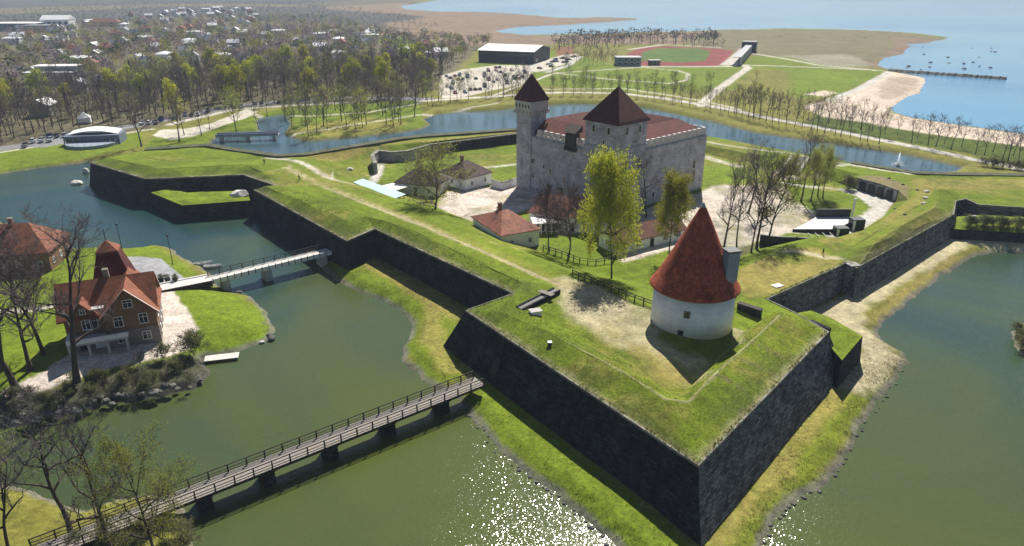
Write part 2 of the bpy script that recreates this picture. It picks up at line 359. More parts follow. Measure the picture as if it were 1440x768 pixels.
# ---- outline of the fortress (top of the outer wall)
NB = 8.3
OB = [(127, 229, 7.4), (205, 252, 7.4), (342, 246, 7.4), (390, 262, 7.4), (357, 267, 7.4), (488, 339, 7.4), (527, 322, 7.4), (722, 413, 8.0), (655, 437, NB), (982, 655, NB), (1165, 467, NB), (1116, 439, NB), (1078, 421, 7.6),
      (1192, 369, 6.7), (1204, 377, 6.5), (1341, 302, 6.3), (1344, 283, 6.2), (1358, 280, 6.2), (1376, 288, 6.2), (1440, 292, 6.2), (1700, 306, 6.2),
      (1760, 262, 6.2), (1440, 246, 6.0), (1345, 245, 6.0), (1285, 243, 5.8), (1200, 229, 5.8), (1100, 211, 5.5), (1010, 194, 5), (960, 186, 5), (900, 182, 6), (830, 181, 6.2), (756, 181, 6.4), (600, 192, 6.4), (560, 196, 6.6), (430, 218, 6.9), (395, 220, 6.9), (330, 211, 6.9), (296, 205, 6.9), (205, 211, 6.9)]
FORT = PP(OB)

# ---- low ground: land wherever there is no water, gentle banks, open under the fortress
def low_z(X, Y):
    dw = np.minimum(np.minimum(sdpoly(X, Y, W_main), sdpoly(X, Y, W_right)), sdpoly(X, Y, W_far))
    di = sdpoly(X, Y, W_islet); dw = np.where(di < 12, np.maximum(dw, -di), dw)
    ds = sdpoly(X, Y, W_sea, 60)
    dw = dw + (fbm(X, Y, 3.0, 5, 3) - .5) * 1.6 * (Y < 300)
    ds = ds + (fbm(X, Y, 40., 8, 4) - .5) * np.clip(Y / 40, 2, 22)
    isl = sdpoly(X, Y, PP([(-500, 640), (0, 600), (284, 545), (290, 512), (386, 470), (380, 430), (300, 395), (225, 344), (60, 325), (-500, 330)], 0), 60)
    isl_in = 1 - sstep(-14, 2, isl)
    land = 1.15 + 1.85 * isl_in + .8 * sstep(300, 420, Y) + (fbm(X, Y, 14., 3, 3) - .5) * .5
    # mound of lawn at the head of the white bridge
    rock = sdpoly(X, Y, PP([(-200, 655), (0, 620), (295, 560), (295, 500), (150, 500), (-200, 540)], 0), 40)
    steep = 1 - sstep(-2, 4, rock)
    wd = 3.0 + 5.5 * isl_in * (1 - steep) - 1.6 * steep
    z = np.where(dw > 0, land * np.clip(dw / wd, 0, 1) ** .8, -np.clip(-dw * .5, 0, 1.2))
    zs = np.where(ds > 0, np.clip(ds / 14, 0, 1) * 1.6 + .25, -np.clip(-ds * .1, 0, 1.2))
    z = np.where(ds < 1000, np.minimum(z, np.where(ds > 14, z, zs)), z)
    return z, np.minimum(dw, ds), dw, ds
SP = 1.75
us = np.arange(-340, 1790, SP)
vs_ = np.concatenate([np.arange(836, 262, -SP), np.arange(262, -14, -.85), [-16, -18, -20, -22, -24, -25.5, -26.8, -27.7, -28.2]])
tt = (1.2 - CAMH) / (-FPX * sp + (384 - vs_) * cp)
GX = ((us[None, :] - 720) * tt[:, None]); GY = np.repeat(((FPX * cp + (384 - vs_) * sp) * tt)[:, None], len(us), 1)
shape = GX.shape; X, Y = GX.ravel(), GY.ravel()
Z, DW, dmo, dse = low_z(X, Y)
dfort = sdpoly(X, Y, [(p.x, p.y) for p in FORT], 40)
low_layers = [
    # town, wood and scrub on the far left
    A_([(-700, 214), (0, 207), (90, 196), (180, 183), (330, 152), (420, 146), (590, 140), (640, 100), (680, 62), (600, 40), (600, 12), (560, -20), (-2500, -20)], 2, 'floor', 6, 5),
    A_([(520, 47), (560, 40), (640, 44), (700, 50), (760, 54), (700, 60), (640, 62), (560, 66)], 2, 'reed', 20, 12),
    A_([(420, 12), (560, 4), (700, 14), (800, 22), (900, 27), (790, 35), (730, 39), (690, 45), (620, 44), (560, 38), (480, 30)], 2, 'reed', 25, 20),
    A_([(560, 42), (690, 44), (760, 50), (940, 46), (1020, 43), (960, 62), (780, 62), (600, 66)], 2, 'reed', 16, 10),
    A_([(1000, 42), (1200, 42), (1340, 53), (1290, 63), (1240, 92), (1150, 92), (1050, 78), (960, 60)], 2, 'reed2', 16, 8),
    A_([(1260, 54), (1340, 53), (1285, 64), (1278, 78), (1238, 93), (1215, 92), (1240, 78), (1255, 66)], 2, 'reed', 8, 6),
    A_([(1100, 78), (1190, 76), (1215, 84), (1225, 94), (1150, 93), (1090, 86)], 2, 'marsh', 8, 6),
    A_([(528, 50), (600, 54), (620, 62), (560, 66), (520, 58)], 2, 'lush', 8, 3),
    A_([(-2600, 40), (0, 46), (120, 30), (300, 20), (440, 30), (540, 36), (600, 22), (470, 14), (430, 4), (560, -2), (640, -14), (640, -27), (-4000, -27)], 2, 'scrub', 30, 20, .95),
    A_([(-300, 22), (60, 10), (240, 5), (430, 6), (430, 10), (240, 9), (0, 20)], 2, 'reed2', 30, 20, .8),
    # parkland and pitches
    A_([(590, 128), (760, 118), (900, 126), (1000, 140), (1100, 160), (1250, 190), (1440, 225), (1700, 262), (1700, 300), (1440, 262), (1200, 222), (1000, 185), (860, 150), (700, 160), (590, 180)], 2, 'olive', 4, 2),
    A_([(660, 90), (790, 70), (870, 95), (960, 92), (1040, 88), (1010, 130), (860, 128), (740, 118), (640, 132)], 2, 'grass', 4, 2),
    A_([(800, 100), (895, 93), (930, 95), (955, 104), (940, 116), (860, 111)], 2, 'grass', 3, 1),
    A_([(1030, 96), (1060, 78), (1110, 80), (1160, 92), (1240, 98), (1248, 101), (1180, 135), (1130, 138), (1060, 125), (1010, 125)], 2, 'grass', 4, 2),
    A_([(1110, 98), (1236, 100), (1230, 108), (1175, 130), (1118, 126)], 2, 'lush', 4, 2),
    A_([(1035, 118), (1065, 96), (1110, 100), (1112, 140), (1060, 148)], 2, 'olive', 5, 4),
    A_([(1150, 160), (1240, 172), (1440, 203), (1700, 245), (1700, 262), (1440, 226), (1240, 192), (1130, 172)], 2, 'dark', 4, 2),
    # beach
    A_([(1130, 150), (1175, 138), (1205, 126), (1236, 107), (1256, 101), (1300, 107), (1310, 116), (1292, 131), (1262, 146), (1256, 156), (1282, 164), (1360, 176), (1440, 187), (1700, 228), (1700, 242), (1440, 205), (1300, 186), (1220, 172), (1160, 164)], 1.5, 'sand', 4, 2),
    A_([(1235, 122), (1252, 108), (1296, 109), (1288, 122), (1262, 136), (1240, 140)], 1.5, 'wet', 5, 3, .6),
    L_([(1165, 142), (1205, 128), (1240, 108), (1250, 102)], 1.5, 5, 'pale', 2, 1),
    A_([(1130, 134), (1160, 128), (1178, 132), (1160, 137)], 1.5, 'sand', 3, 1),
    # stadium
    A_([(872, 92), (882, 76), (900, 68), (935, 65), (1012, 69), (1032, 72), (1018, 92), (1000, 94)], 1.8, 'track', 2, 0),
    A_([(897, 86), (905, 73), (925, 68), (980, 68), (1000, 72), (992, 86), (960, 88)], 1.8, 'pitch', 2, 0),
    A_([(783, 67), (806, 66), (806, 78), (781, 79)], 1.8, 'track', 2, 0, .7),
    A_([(1012, 92), (1044, 67), (1050, 69), (1028, 92)], 1.8, 'pale', 2, 0),
    L_([(870, 94), (1020, 94), (1050, 92)], 1.8, 5, 'pale', 2, 0),
    L_([(885, 70), (935, 63), (1010, 67)], 1.8, 5, 'pale', 3, 0),
    # car parks and roads
    A_([(-300, 262), (0, 240), (100, 225), (200, 206), (200, 186), (110, 194), (0, 209), (-300, 240)], 1.3, 'grass', 1.5, .6),
    A_([(215, 190), (262, 186), (300, 178), (345, 164), (372, 158), (420, 150), (590, 142), (598, 176), (520, 193), (420, 190), (408, 176), (398, 162), (365, 168), (362, 184), (305, 190), (280, 206), (200, 208)], 1.4, 'grass', 1.5, .8),
    A_([(616, 128), (622, 106), (650, 98), (700, 92), (745, 92), (750, 108), (732, 120), (690, 128), (650, 137), (622, 138)], 1.8, 'path', 2, .6),
    A_([(735, 94), (790, 78), (812, 76), (812, 84), (768, 100), (745, 102)], 1.8, 'path', 2, .6),
    L_([(770, 102), (800, 92), (816, 80)], 1.8, 4, 'pale', 1.5, .5),
    L_([(590, 142), (640, 139), (690, 136), (760, 131), (800, 130), (870, 131), (930, 138), (985, 146), (1040, 156), (1090, 166), (1150, 177), (1240, 195), (1340, 215), (1440, 236), (1600, 268)], 1.8, 5.0, 'pale', 1.2, .4),
    L_([(760, 126), (880, 125), (985, 141), (1040, 153)], 1.8, 2.2, 'path', 1.2, .4),
    L_([(690, 136), (740, 118), (780, 103), (860, 112), (940, 118), (966, 113), (968, 104), (950, 99), (900, 95), (860, 98), (800, 102), (780, 103)], 1.8, 2.6, 'path', 1.2, .4),
    L_([(985, 148), (1000, 134), (1028, 113), (1052, 96), (1046, 92)], 1.8, 5.5, 'path', 1.5, .5),
    L_([(1060, 76), (1100, 82), (1150, 92), (1245, 100)], 1.8, 4, 'path', 2, .6),
    L_([(1050, 92), (1150, 95), (1250, 100)], 1.8, 4, 'path', 2, .6),
    L_([(-200, 232), (0, 214), (60, 204), (112, 196), (190, 185), (214, 181)], 1.3, 2.3, 'path', .8, .2),
    L_([(-200, 232), (0, 208), (100, 193), (240, 166), (330, 149), (400, 144), (480, 139), (600, 140)], 1.5, 9, 'asphalt', 2, .5),
    L_([(240, 174), (330, 153), (420, 148), (520, 143)], 1.5, 4, 'pale', 2, .6),
    A_([(30, 206), (60, 192), (110, 182), (160, 178), (150, 192), (60, 206)], 1.5, 'asphalt', 2, 1),
    A_([(215, 190), (225, 182), (262, 180), (300, 172), (330, 160), (345, 153), (362, 157), (345, 166), (310, 177), (275, 190), (240, 196)], 1.4, 'path', 1.5, .6),
    A_([(410, 182), (450, 172), (520, 165), (580, 170), (560, 182), (470, 194)], 1.4, 'dry', 5, 4, .6),
    L_([(395, 190), (430, 186), (500, 174), (600, 160), (700, 146)], 1.4, 1.6, 'path', .8, .3),
    L_([(340, 160), (430, 163), (520, 158), (590, 146)], 1.4, 2.0, 'path', .8, .3),
    # island with the villa
    A_([(-400, 640), (0, 606), (284, 545), (292, 512), (386, 470), (380, 430), (300, 395), (225, 344), (60, 325), (-400, 330)], 2, 'grass', 2, 1),
    A_([(232, 412), (300, 398), (345, 420), (372, 450), (384, 470), (350, 488), (290, 486), (262, 474)], 2.5, 'lush', 2, .6),
    A_([(205, 404), (240, 406), (262, 434), (278, 460), (264, 484), (215, 501), (160, 513), (96, 530), (60, 542), (0, 558), (0, 545), (60, 522), (100, 498), (150, 480), (200, 440)], 3, 'yard', .8, .4),
    A_([(178, 359), (224, 357), (262, 389), (258, 396), (210, 404), (190, 380)], 3, 'slab', .5, .1),
    L_([(-200, 462), (0, 440), (50, 436), (120, 420)], 3, 2.0, 'path', .6, .2),
    # berms under the walls: worn strips and tracks
    A_([(640, 540), (700, 540), (990, 790), (870, 790), (760, 690), (650, 580)], 1.0, 'grass', 1.5, .8),
    A_([(990, 790), (1190, 510), (1230, 520), (1260, 520), (1060, 790)], 1.0, 'grass', 1.5, .8, .75),
    A_([(450, 365), (520, 380), (600, 430), (652, 445), (640, 480), (650, 530), (600, 545), (560, 470), (570, 440), (500, 405)], 1.0, 'grass', 2, 1),
    L_([(520, 372), (560, 393), (610, 420), (648, 446)], 1.0, 3.2, 'dry', 2, 1, .85),
    L_([(610, 430), (606, 470), (618, 500), (636, 520)], 1.0, 4.0, 'dry', 2.5, 1.4, .7),
    L_([(1010, 760), (1060, 700), (1110, 640), (1165, 570), (1200, 520)], 1.0, 2.6, 'dry', 2.4, 1.4, .8),
    L_([(1195, 540), (1222, 520), (1240, 496), (1212, 470), (1170, 446), (1195, 430), (1270, 382), (1350, 340), (1440, 346), (1700, 352)], 1.0, 5.6, 'straw', 2.0, 1.2, .95),
    L_([(1232, 444), (1290, 400), (1345, 362), (1440, 352)], 1.0, 2.0, 'dry', 1.6, 1.0, .9),
    A_([(1120, 436), (1170, 432), (1200, 430), (1225, 452), (1190, 462)], 1.0, 'straw', 2, 1, .8),
]
isel = (X > -1e9)
colr = paint(X, Y, low_layers, C['olive'])
# wet, stony margin along the water; villa rock bank with its shade painted dark
edge = (1 - sstep(.3, 1.4, DW)) * (Y < 330)
colr = colr * (1 - edge[:, None] * .8) + np.array(C['rock']) * edge[:, None] * .8
strip = ((1 - sstep(3, 30, dse)) * (dse > 0) * (Y > 400))[:, None] * .0
rk = sdpoly(X, Y, PP([(-200, 655), (0, 622), (292, 562), (296, 505), (150, 545), (0, 580), (-200, 600)], 0), 40)
rkm = ((1 - sstep(-1, 1.5, rk)) * .85)[:, None]
colr = colr * (1 - rkm) + np.array((.06, .055, .05)) * rkm
far = sstep(900, 2500, Y)[:, None]
idx = np.arange(X.size).reshape(shape)
q = np.stack([idx[:-1, :-1], idx[:-1, 1:], idx[1:, 1:], idx[1:, :-1]], -1).reshape(-1, 4)
keep = ~((DW[q] < -2.6).all(1) | (dfort[q] < -4).all(1)) | ((Y[q] > 400).all(1) & ~((DW[q] < -30).all(1)))
q = q[keep]
used = np.unique(q); remap = np.full(X.size, -1, np.int64); remap[used] = np.arange(len(used))
q = remap[q]
me = np_mesh('ground', np.stack([X, Y, Z], 1)[used], q, 'ground', colr[used])
g = bpy.data.objects.new('ground', me); COL.objects.link(g); g['kind'] = 'structure'

# ---- water sheets
def sheet(name, polys, z, m, grow=0.0):
    pts, edges, faces = [], [], []
    for poly in polys:
        o = len(pts); pts += [Vector((p[0], p[1])) for p in poly]; n = len(poly)
        edges += [(o + i, o + (i + 1) % n) for i in range(n)]
    v, e, f, *_ = delaunay_2d_cdt(pts, edges, [], 1, 1e-4)
    me = bpy.data.meshes.new(name); me.from_pydata([(p.x, p.y, z) for p in v], [], [tuple(t) for t in f]); me.materials.append(M[m])
    for p in me.polygons:
        if p.normal.z < 0: p.flip()
    o = bpy.data.objects.new(name, me); COL.objects.link(o); o['kind'] = 'structure'
    return o
def grow(poly, d):
    n = len(poly); a = sum(poly[i][0] * poly[(i + 1) % n][1] - poly[(i + 1) % n][0] * poly[i][1] for i in range(n)); s = 1 if a > 0 else -1
    out = []
    for i in range(n):
        p, c, q_ = Vector(poly[i - 1][:2]), Vector(poly[i][:2]), Vector(poly[(i + 1) % n][:2])
        n1 = Vector(((c - p).y, -(c - p).x)).normalized() * s; n2 = Vector(((q_ - c).y, -(q_ - c).x)).normalized() * s
        m = (n1 + n2); m = m / max(m.length_squared / 2, .35) if m.length > 1e-3 else n1
        out.append((c.x + m.x * d, c.y + m.y * d))
    return out
# one rectangle of moat water in front, one of sea behind, meeting under the land
yb = lambda x: 0
bl = [(-420, 430), (60, 430), (112, 368), (152, 300), (182, 250), (225, 214), (420, 170)]
mid = [(-420, 268), (-120, 268), (-60, 250), (20, 215), (90, 200), (150, 205), (420, 160)]
moat_rect = [(-420, 20), (420, 20)] + mid[::-1]
far_rect = mid + bl[::-1]
sea_rect = [(-30000, 430)] + bl + [(9000, 170), (30000, 30000), (-30000, 30000)]
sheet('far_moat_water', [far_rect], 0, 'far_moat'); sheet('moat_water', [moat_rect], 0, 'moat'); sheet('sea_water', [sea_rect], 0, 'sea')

# ---- fortress earthworks
Zc = 3.0                                           # courtyard level
brk = [
    # near bastion: parapet crest, toe, gorge edge and the drop behind it
    [(703, 437, 9.4), (760, 462, 9.8), (873, 520, 10.0), (936, 560, 10.0), (968, 564, 10.0), (1000, 530, 10.0), (1092, 447, 10.0), (1101, 439, 8.9)],
    [(745, 430, 8.5), (800, 464, 7.7), (890, 512, 7.3), (936, 550, 7.2), (962, 552, 7.2), (990, 523, 7.2), (1072, 447, 7.3), (1078, 437, 7.6)],
    [(795, 379, 7.9), (805, 386, 8.1), (860, 409, 8.1), (920, 433, 8.1), (1033, 381, 7.6), (1075, 362, 7.2), (1112, 345, 6.8), (1150, 333, 6.4)],
    [(806, 375, Zc), (862, 389, Zc), (925, 404, Zc), (1030, 366, Zc), (1065, 352, Zc), (1090, 344, Zc), (1110, 338, 3.6)],
    [(1060, 428, 7.9), (1078, 425, 7.8)],
    # left curtain: outer slope crest, walk, inner edge and its foot
    [(372, 262, 8.6), (440, 290, 9.0), (490, 312, 9.0), (515, 305, 8.8), (545, 311, 8.8), (625, 344, 8.8), (735, 399, 9.0), (703, 437, 9.4)],
    [(405, 236, 8.2), (440, 256, 8.4), (520, 289, 8.5), (600, 320, 8.5), (700, 363, 8.5), (800, 406, 8.3)],
    [(468, 252, 6.8), (500, 262, 7.5), (560, 283, 7.6), (640, 313, 7.5), (720, 348, 7.5), (795, 379, 7.7)],
    [(500, 250, Zc), (540, 263, Zc), (600, 286, Zc), (660, 308, Zc), (740, 345, Zc), (806, 375, Zc)],
    # left bastion: mound and hollow
    [(150, 222, 8.6), (222, 237, 9.0), (345, 232, 8.8), (372, 243, 8.6), (405, 236, 8.2)],
    [(190, 219, 7.8), (250, 229, 7.3), (330, 226, 7.3), (370, 226, 7.6), (400, 226, 7.5), (430, 222, 7.2)],
    # inner slope of the left rampart, far revetment
    [(430, 222, 7.2), (468, 236, 7.0), (468, 252, 6.8)],
    [(430, 222, 7.2), (520, 205, 6.7), (532, 203, 6.6), (562, 204, 6.5), (600, 200, 6.4), (756, 183.5, 6.4)],
    [(500, 250, Zc), (530, 246, Zc), (536, 226, Zc), (570, 227, Zc), (606, 217, Zc), (756, 196.5, Zc)],
    [(756, 196.5, Zc), (900, 205, Zc), (990, 215, Zc), (1040, 228, Zc), (1092, 243, Zc), (1135, 246, Zc)],
    [(985, 203, 5.0), (1050, 216, 5.2), (1105, 220, 5.8), (1135, 222, 5.8), (1180, 238, 6.0), (1208, 246, 6.2)],
    [(1135, 246, Zc), (1175, 256, Zc), (1202, 265, Zc), (1232, 273, Zc), (1259, 283, Zc)],
    [(1206, 250, 6.2), (1236, 257, 6.2), (1264, 268, 6.2)],
    # right rampart: inner foot, walk, toe and crest of the long mound
    [(1259, 283, Zc), (1240, 305, Zc), (1205, 328, Zc), (1170, 336, Zc), (1140, 338, 3.6)],
    [(1264, 268, 6.2), (1277, 281, 6.2), (1250, 302, 6.2), (1215, 324, 6.2), (1180, 335, 6.2), (1150, 333, 6.4)],
    [(1186, 357, 6.6), (1255, 313, 6.4), (1300, 286, 6.3), (1313, 266, 6.2)],
    [(1218, 356, 7.2), (1230, 343, 8.4), (1268, 318, 8.4), (1315, 292, 8.3), (1320, 266, 8.0), (1327, 266, 7.8)],
    [(1350, 268, 6.4), (1440, 276, 6.4), (1700, 290, 6.4)],
    [(1350, 256, 6.1), (1440, 258, 6.1), (1700, 270, 6.1)],
]
cdt_pts = [Vector((p.x, p.y)) for p in FORT]; cdt_z = [p.z for p in FORT]; n = len(FORT)
cdt_e = [(i, (i + 1) % n) for i in range(n)]
for ln in brk:
    o = len(cdt_pts)
    for p in PP(ln): cdt_pts.append(Vector((p.x, p.y))); cdt_z.append(p.z)
    cdt_e += [(o + i, o + i + 1) for i in range(len(ln) - 1)]
v, e, f, ov, oe, of = delaunay_2d_cdt(cdt_pts, cdt_e, [], 1, 1e-3)
zz = []
for i, p in enumerate(v):
    if ov[i]: zz.append(cdt_z[ov[i][0]])
    else:                                          # crossing made by the triangulation: nearest given height
        zz.append(min(((p - a).length, z) for a, z in zip(cdt_pts, cdt_z))[1])
T_v = np.array([(p.x, p.y, z) for p, z in zip(v, zz)]); T_f = np.array([list(t) for t in f if len(t) == 3])
def tin_z(px, py):                                 # height of the coarse surface
    px, py = np.asarray(px, float), np.asarray(py, float); out = np.full(px.shape, np.nan)
    for a, b, c in T_v[T_f]:
        m = (px >= min(a[0], b[0], c[0]) - 1e-6) & (px <= max(a[0], b[0], c[0]) + 1e-6) & (py >= min(a[1], b[1], c[1]) - 1e-6) & (py <= max(a[1], b[1], c[1]) + 1e-6)
        if not m.any(): continue
        x, y = px[m], py[m]; det = (b[1] - c[1]) * (a[0] - c[0]) + (c[0] - b[0]) * (a[1] - c[1])
        if abs(det) < 1e-9: continue
        l1 = ((b[1] - c[1]) * (x - c[0]) + (c[0] - b[0]) * (y - c[1])) / det; l2 = ((c[1] - a[1]) * (x - c[0]) + (a[0] - c[0]) * (y - c[1])) / det; l3 = 1 - l1 - l2
        ok = (l1 > -1e-4) & (l2 > -1e-4) & (l3 > -1e-4); zt = l1 * a[2] + l2 * b[2] + l3 * c[2]
        t = out[m]; t[ok] = zt[ok]; out[m] = t
    return out
rng = np.random.default_rng(4)
gp = []
for (x0, x1, y0, y1, s) in ((-60, 75, 62, 135, .62), (-60, 75, 135, 178, .85), (-60, 75, 178, 275, 1.15), (-150, -60, 130, 275, 1.1), (75, 300, 100, 275, 1.15)):
    a, b = np.meshgrid(np.arange(x0, x1, s), np.arange(y0, y1, s)); a = a + (np.arange(a.shape[0]) % 2)[:, None] * s / 2
    gp.append(np.stack([a.ravel(), b.ravel()], 1) + rng.uniform(-.12, .12, (a.size, 2)) * s)
gp = np.concatenate(gp); fd = sdpoly(gp[:, 0], gp[:, 1], [(p.x, p.y) for p in FORT]); gp = gp[fd < -.5]
sidx = []
# keep grid points off the break lines
dmin = np.full(len(gp), 1e9)
for ln in brk:
    dmin = np.minimum(dmin, dline(gp[:, 0], gp[:, 1], PP(ln), 3))
gp = gp[dmin > .25]
allp = [Vector((p[0], p[1])) for p in T_v] + [Vector(p) for p in gp]
te = set()
for t in T_f:
    for i in range(3): te.add(tuple(sorted((int(t[i]), int(t[(i + 1) % 3])))))
ce = [(a, b) for a, b in cdt_e]
ce2 = []
for a, b in [tuple(x) for x in e]:
    ce2.append((a, b))
# only true break lines and the rim stay as constraints
lock = []
for k, (a, b) in enumerate(e):
    if oe[k]: lock.append((a, b))
v2, e2, f2, ov2, *_ = delaunay_2d_cdt(allp, lock, [], 0, 1e-4)
FX = np.array([p.x for p in v2]); FY = np.array([p.y for p in v2]); FZ = tin_z(FX, FY)
bad = np.isnan(FZ)
if bad.any():
    for i in np.where(bad)[0]: FZ[i] = T_v[np.argmin(np.hypot(T_v[:, 0] - FX[i], T_v[:, 1] - FY[i])), 2]
F2 = np.array([list(t) for t in f2 if len(t) == 3]); cen = np.stack([FX[F2].mean(1), FY[F2].mean(1)], 1)
F2 = F2[sdpoly(cen[:, 0], cen[:, 1], [(p.x, p.y) for p in FORT]) < 0]
rim = -sdpoly(FX, FY, [(p.x, p.y) for p in FORT])
FZ = FZ + (fbm(FX, FY, 7., 9, 2) - .5) * .45 * sstep(0, 1.5, rim)
fort_layers = [
    A_(OB, 8.5, 'grass', .1, 0),
    # courtyard lawns and yards
    A_([(500, 250), (536, 226), (606, 217), (756, 197), (990, 214), (1040, 228), (1135, 246), (1259, 283), (1205, 330), (1110, 342), (1030, 368), (925, 405), (862, 390), (806, 376), (660, 308)], Zc, 'grass', .5, .3),
    A_([(620, 214), (756, 197), (756, 240), (640, 232)], Zc, 'lush', 1, .5),
    A_([(650, 308), (612, 292), (628, 270), (660, 262), (700, 262), (735, 258), (760, 268), (752, 290), (700, 310), (672, 316)], Zc, 'yard', .8, .4),
    A_([(640, 290), (700, 262), (730, 268), (735, 285), (690, 312), (660, 312)], Zc, 'yard', .8, .4),
    A_([(757, 300), (900, 296), (985, 272), (1000, 262), (1040, 255), (1105, 262), (1118, 285), (1160, 306), (1150, 330), (1085, 332), (1040, 350), (990, 340), (960, 362), (880, 368), (838, 350), (790, 330)], Zc, 'yard', 1.2, .8, .9),
    A_([(757, 335), (835, 325), (872, 350), (862, 388), (800, 372), (757, 352)], Zc, 'lush', .8, .4),
    A_([(868, 372), (935, 352), (985, 350), (1000, 372), (925, 404), (880, 394)], Zc, 'grass', .8, .4),
    A_([(985, 352), (1040, 348), (1085, 340), (1060, 354), (1030, 366), (1000, 372)], Zc, 'floor', 1, .8),
    A_([(990, 214), (1040, 229), (1070, 240), (1060, 262), (1000, 258), (990, 240)], Zc, 'lush', 1, .5),
    L_([(985, 219), (1010, 226), (1038, 234)], Zc, 3.6, 'path', .8, .3),
    L_([(642, 238), (700, 234), (740, 230)], Zc, 2.0, 'path', .6, .2),
    L_([(536, 229), (531, 246), (525, 256)], Zc, 2.6, 'pale', .4, .1),
    A_([(1095, 240), (1130, 244), (1128, 252), (1098, 254), (1085, 248)], Zc, 'sand', 1, .4),
    A_([(1100, 262), (1180, 268), (1205, 275), (1226, 291), (1214, 300), (1180, 310), (1160, 298), (1128, 284)], Zc, 'lush', .6, .3),
    L_([(1100, 258), (1135, 262), (1190, 267), (1205, 268)], Zc, 2.0, 'pale', .5, .2),
    A_([(1186, 265), (1212, 268), (1258, 284), (1240, 306), (1205, 330), (1165, 336), (1160, 330), (1196, 314), (1226, 292), (1205, 276), (1184, 270)], Zc, 'pale', .5, .2),
    A_([(1150, 268), (1180, 270), (1178, 262), (1160, 258)], Zc, 'dry', 1, .4, .6),
    # bastion surface: worn ground round the tower and along the gorge
    A_([(792, 382), (805, 388), (920, 434), (930, 470), (990, 500), (985, 525), (930, 520), (880, 490), (812, 452), (800, 420), (770, 395)], 8.1, 'straw', 2.5, 3, .92),
    A_([(800, 400), (870, 425), (905, 460), (850, 470), (810, 440)], 8.1, 'straw', 3, 2.5, .9),
    A_([(880, 470), (960, 500), (985, 530), (930, 530), (880, 500)], 8.1, 'dry', 3, 2.5, .8),
    A_([(1030, 455), (1048, 462), (1046, 486), (1030, 484)], 8.1, 'straw', 1, .6, .9),
    A_([(1040, 440), (1070, 420), (1100, 420), (1060, 450)], 8.1, 'lush', 1, .6),
    A_([(1036, 380), (1075, 362), (1112, 346), (1150, 346), (1188, 366), (1130, 396), (1078, 419), (1048, 424), (1034, 410)], 7.2, 'dry', 1.5, .8, .9),
    A_([(1085, 362), (1115, 350), (1150, 358), (1120, 372)], 7.2, 'grass', 2, 1.4, .7),
    L_([(1098, 354), (1130, 355), (1158, 362), (1180, 362)], 6.8, 2.2, 'straw', 1, .6, .95),
    A_([(655, 437), (722, 413), (760, 420), (690, 445)], 8.5, 'lush', 1.5, .8, .7),
    # crest edge of the parapet and the creases across it
    L_([(820, 490), (873, 520), (936, 560), (968, 564), (1000, 530), (1092, 447)], 10.0, .28, 'straw', .35, .12, .75),
    L_([(1055, 482), (1072, 487), (1102, 494)], 9.7, .45, 'soil', .35, .25, .9),
    L_([(1036, 505), (1060, 510), (1086, 518)], 9.6, .45, 'soil', .35, .25, .9),
    L_([(1004, 528), (1022, 533), (1048, 544)], 9.6, .5, 'soil', .35, .25, .9),
    # tracks on the ramparts
    L_([(402, 234), (440, 256), (520, 289), (600, 320), (700, 363), (800, 406)], 8.5, 1.1, 'straw', .5, .35, .95),
    L_([(404, 230), (445, 254), (522, 285), (600, 316), (640, 333)], 8.5, .7, 'straw', .7, .4, .8),
    L_([(440, 252), (520, 283), (600, 315), (700, 357), (790, 398)], 8.5, 3.5, 'dry', 2, .8, .35),
    L_([(376, 222), (402, 225), (425, 231), (447, 243), (466, 251), (496, 258)], 7.1, 2.4, 'path', .8, .4, .98),
    A_([(400, 224), (470, 222), (530, 204), (520, 202), (430, 220)], 6.8, 'dry', 1.5, .8, .9),
    L_([(520, 205), (600, 198), (756, 183)], 6.4, 2.6, 'dry', 1.0, .4, .9),
    L_([(985, 196), (1050, 207), (1120, 218), (1200, 234), (1280, 246)], 5.6, 2.0, 'path', .8, .4, .9),
    L_([(1095, 243), (1160, 240), (1200, 235)], 4.8, 1.8, 'path', .8, .4, .9),
    A_([(1206, 248), (1240, 246), (1280, 262), (1276, 281), (1262, 268)], 6.2, 'reed', 1.0, .8, .7),
    A_([(1280, 250), (1440, 252), (1700, 262), (1700, 280), (1440, 268), (1330, 266), (1290, 272)], 6.2, 'dry', 2, 1.2, .7),
    A_([(1175, 357), (1255, 311), (1300, 284), (1313, 264), (1290, 270), (1277, 282), (1215, 325), (1150, 336)], 6.4, 'dry', 1.5, .8, .65),
    A_([(1196, 360), (1212, 353), (1268, 317), (1315, 292), (1341, 302), (1204, 377)], 7.6, 'dry', 1.5, 1.0, .55),
    L_([(1160, 352), (1200, 336), (1250, 308)], 6.6, 1.3, 'lush', 1, .6, .9),
]
fc = paint(FX, FY, fort_layers, C['grass'])
pat = fbm(FX, FY, 9., 77, 4)[:, None]
# tall rough grass on the outer banks
rough_ = np.full(FX.shape, 1e4)
for k0, k1 in ((0, 4), (4, 7), (6, 8), (8, 11), (14, 16)): rough_ = np.minimum(rough_, dline(FX, FY, FORT[k0:k1]))
rg = ((1 - sstep(1.0, 6.5, rough_)) * sstep(.35, .62, fbm(FX, FY, 4.5, 55, 4)))[:, None] * .75
fc = fc * (1 - rg) + np.array((.075, .092, .02)) * rg
st_ = (1 - sstep(.2, 1.3, rough_ + (fbm(FX, FY, 2.5, 56, 2) - .5) * 1.2))[:, None] * .6
fc = fc * (1 - st_) + np.array(C['straw']) * .8 * st_
fc = fc * (1 - .45 * sstep(.5, .72, pat)) + np.array(C['dark']) * .45 * sstep(.5, .72, pat)
pt2 = (sstep(.52, .68, fbm(FX, FY, 16., 91, 4)) * sstep(.3, .6, fbm(FX, FY, 1.6, 92, 2)))[:, None] * .5
fc = fc * (1 - pt2) + np.array(C['dry']) * pt2
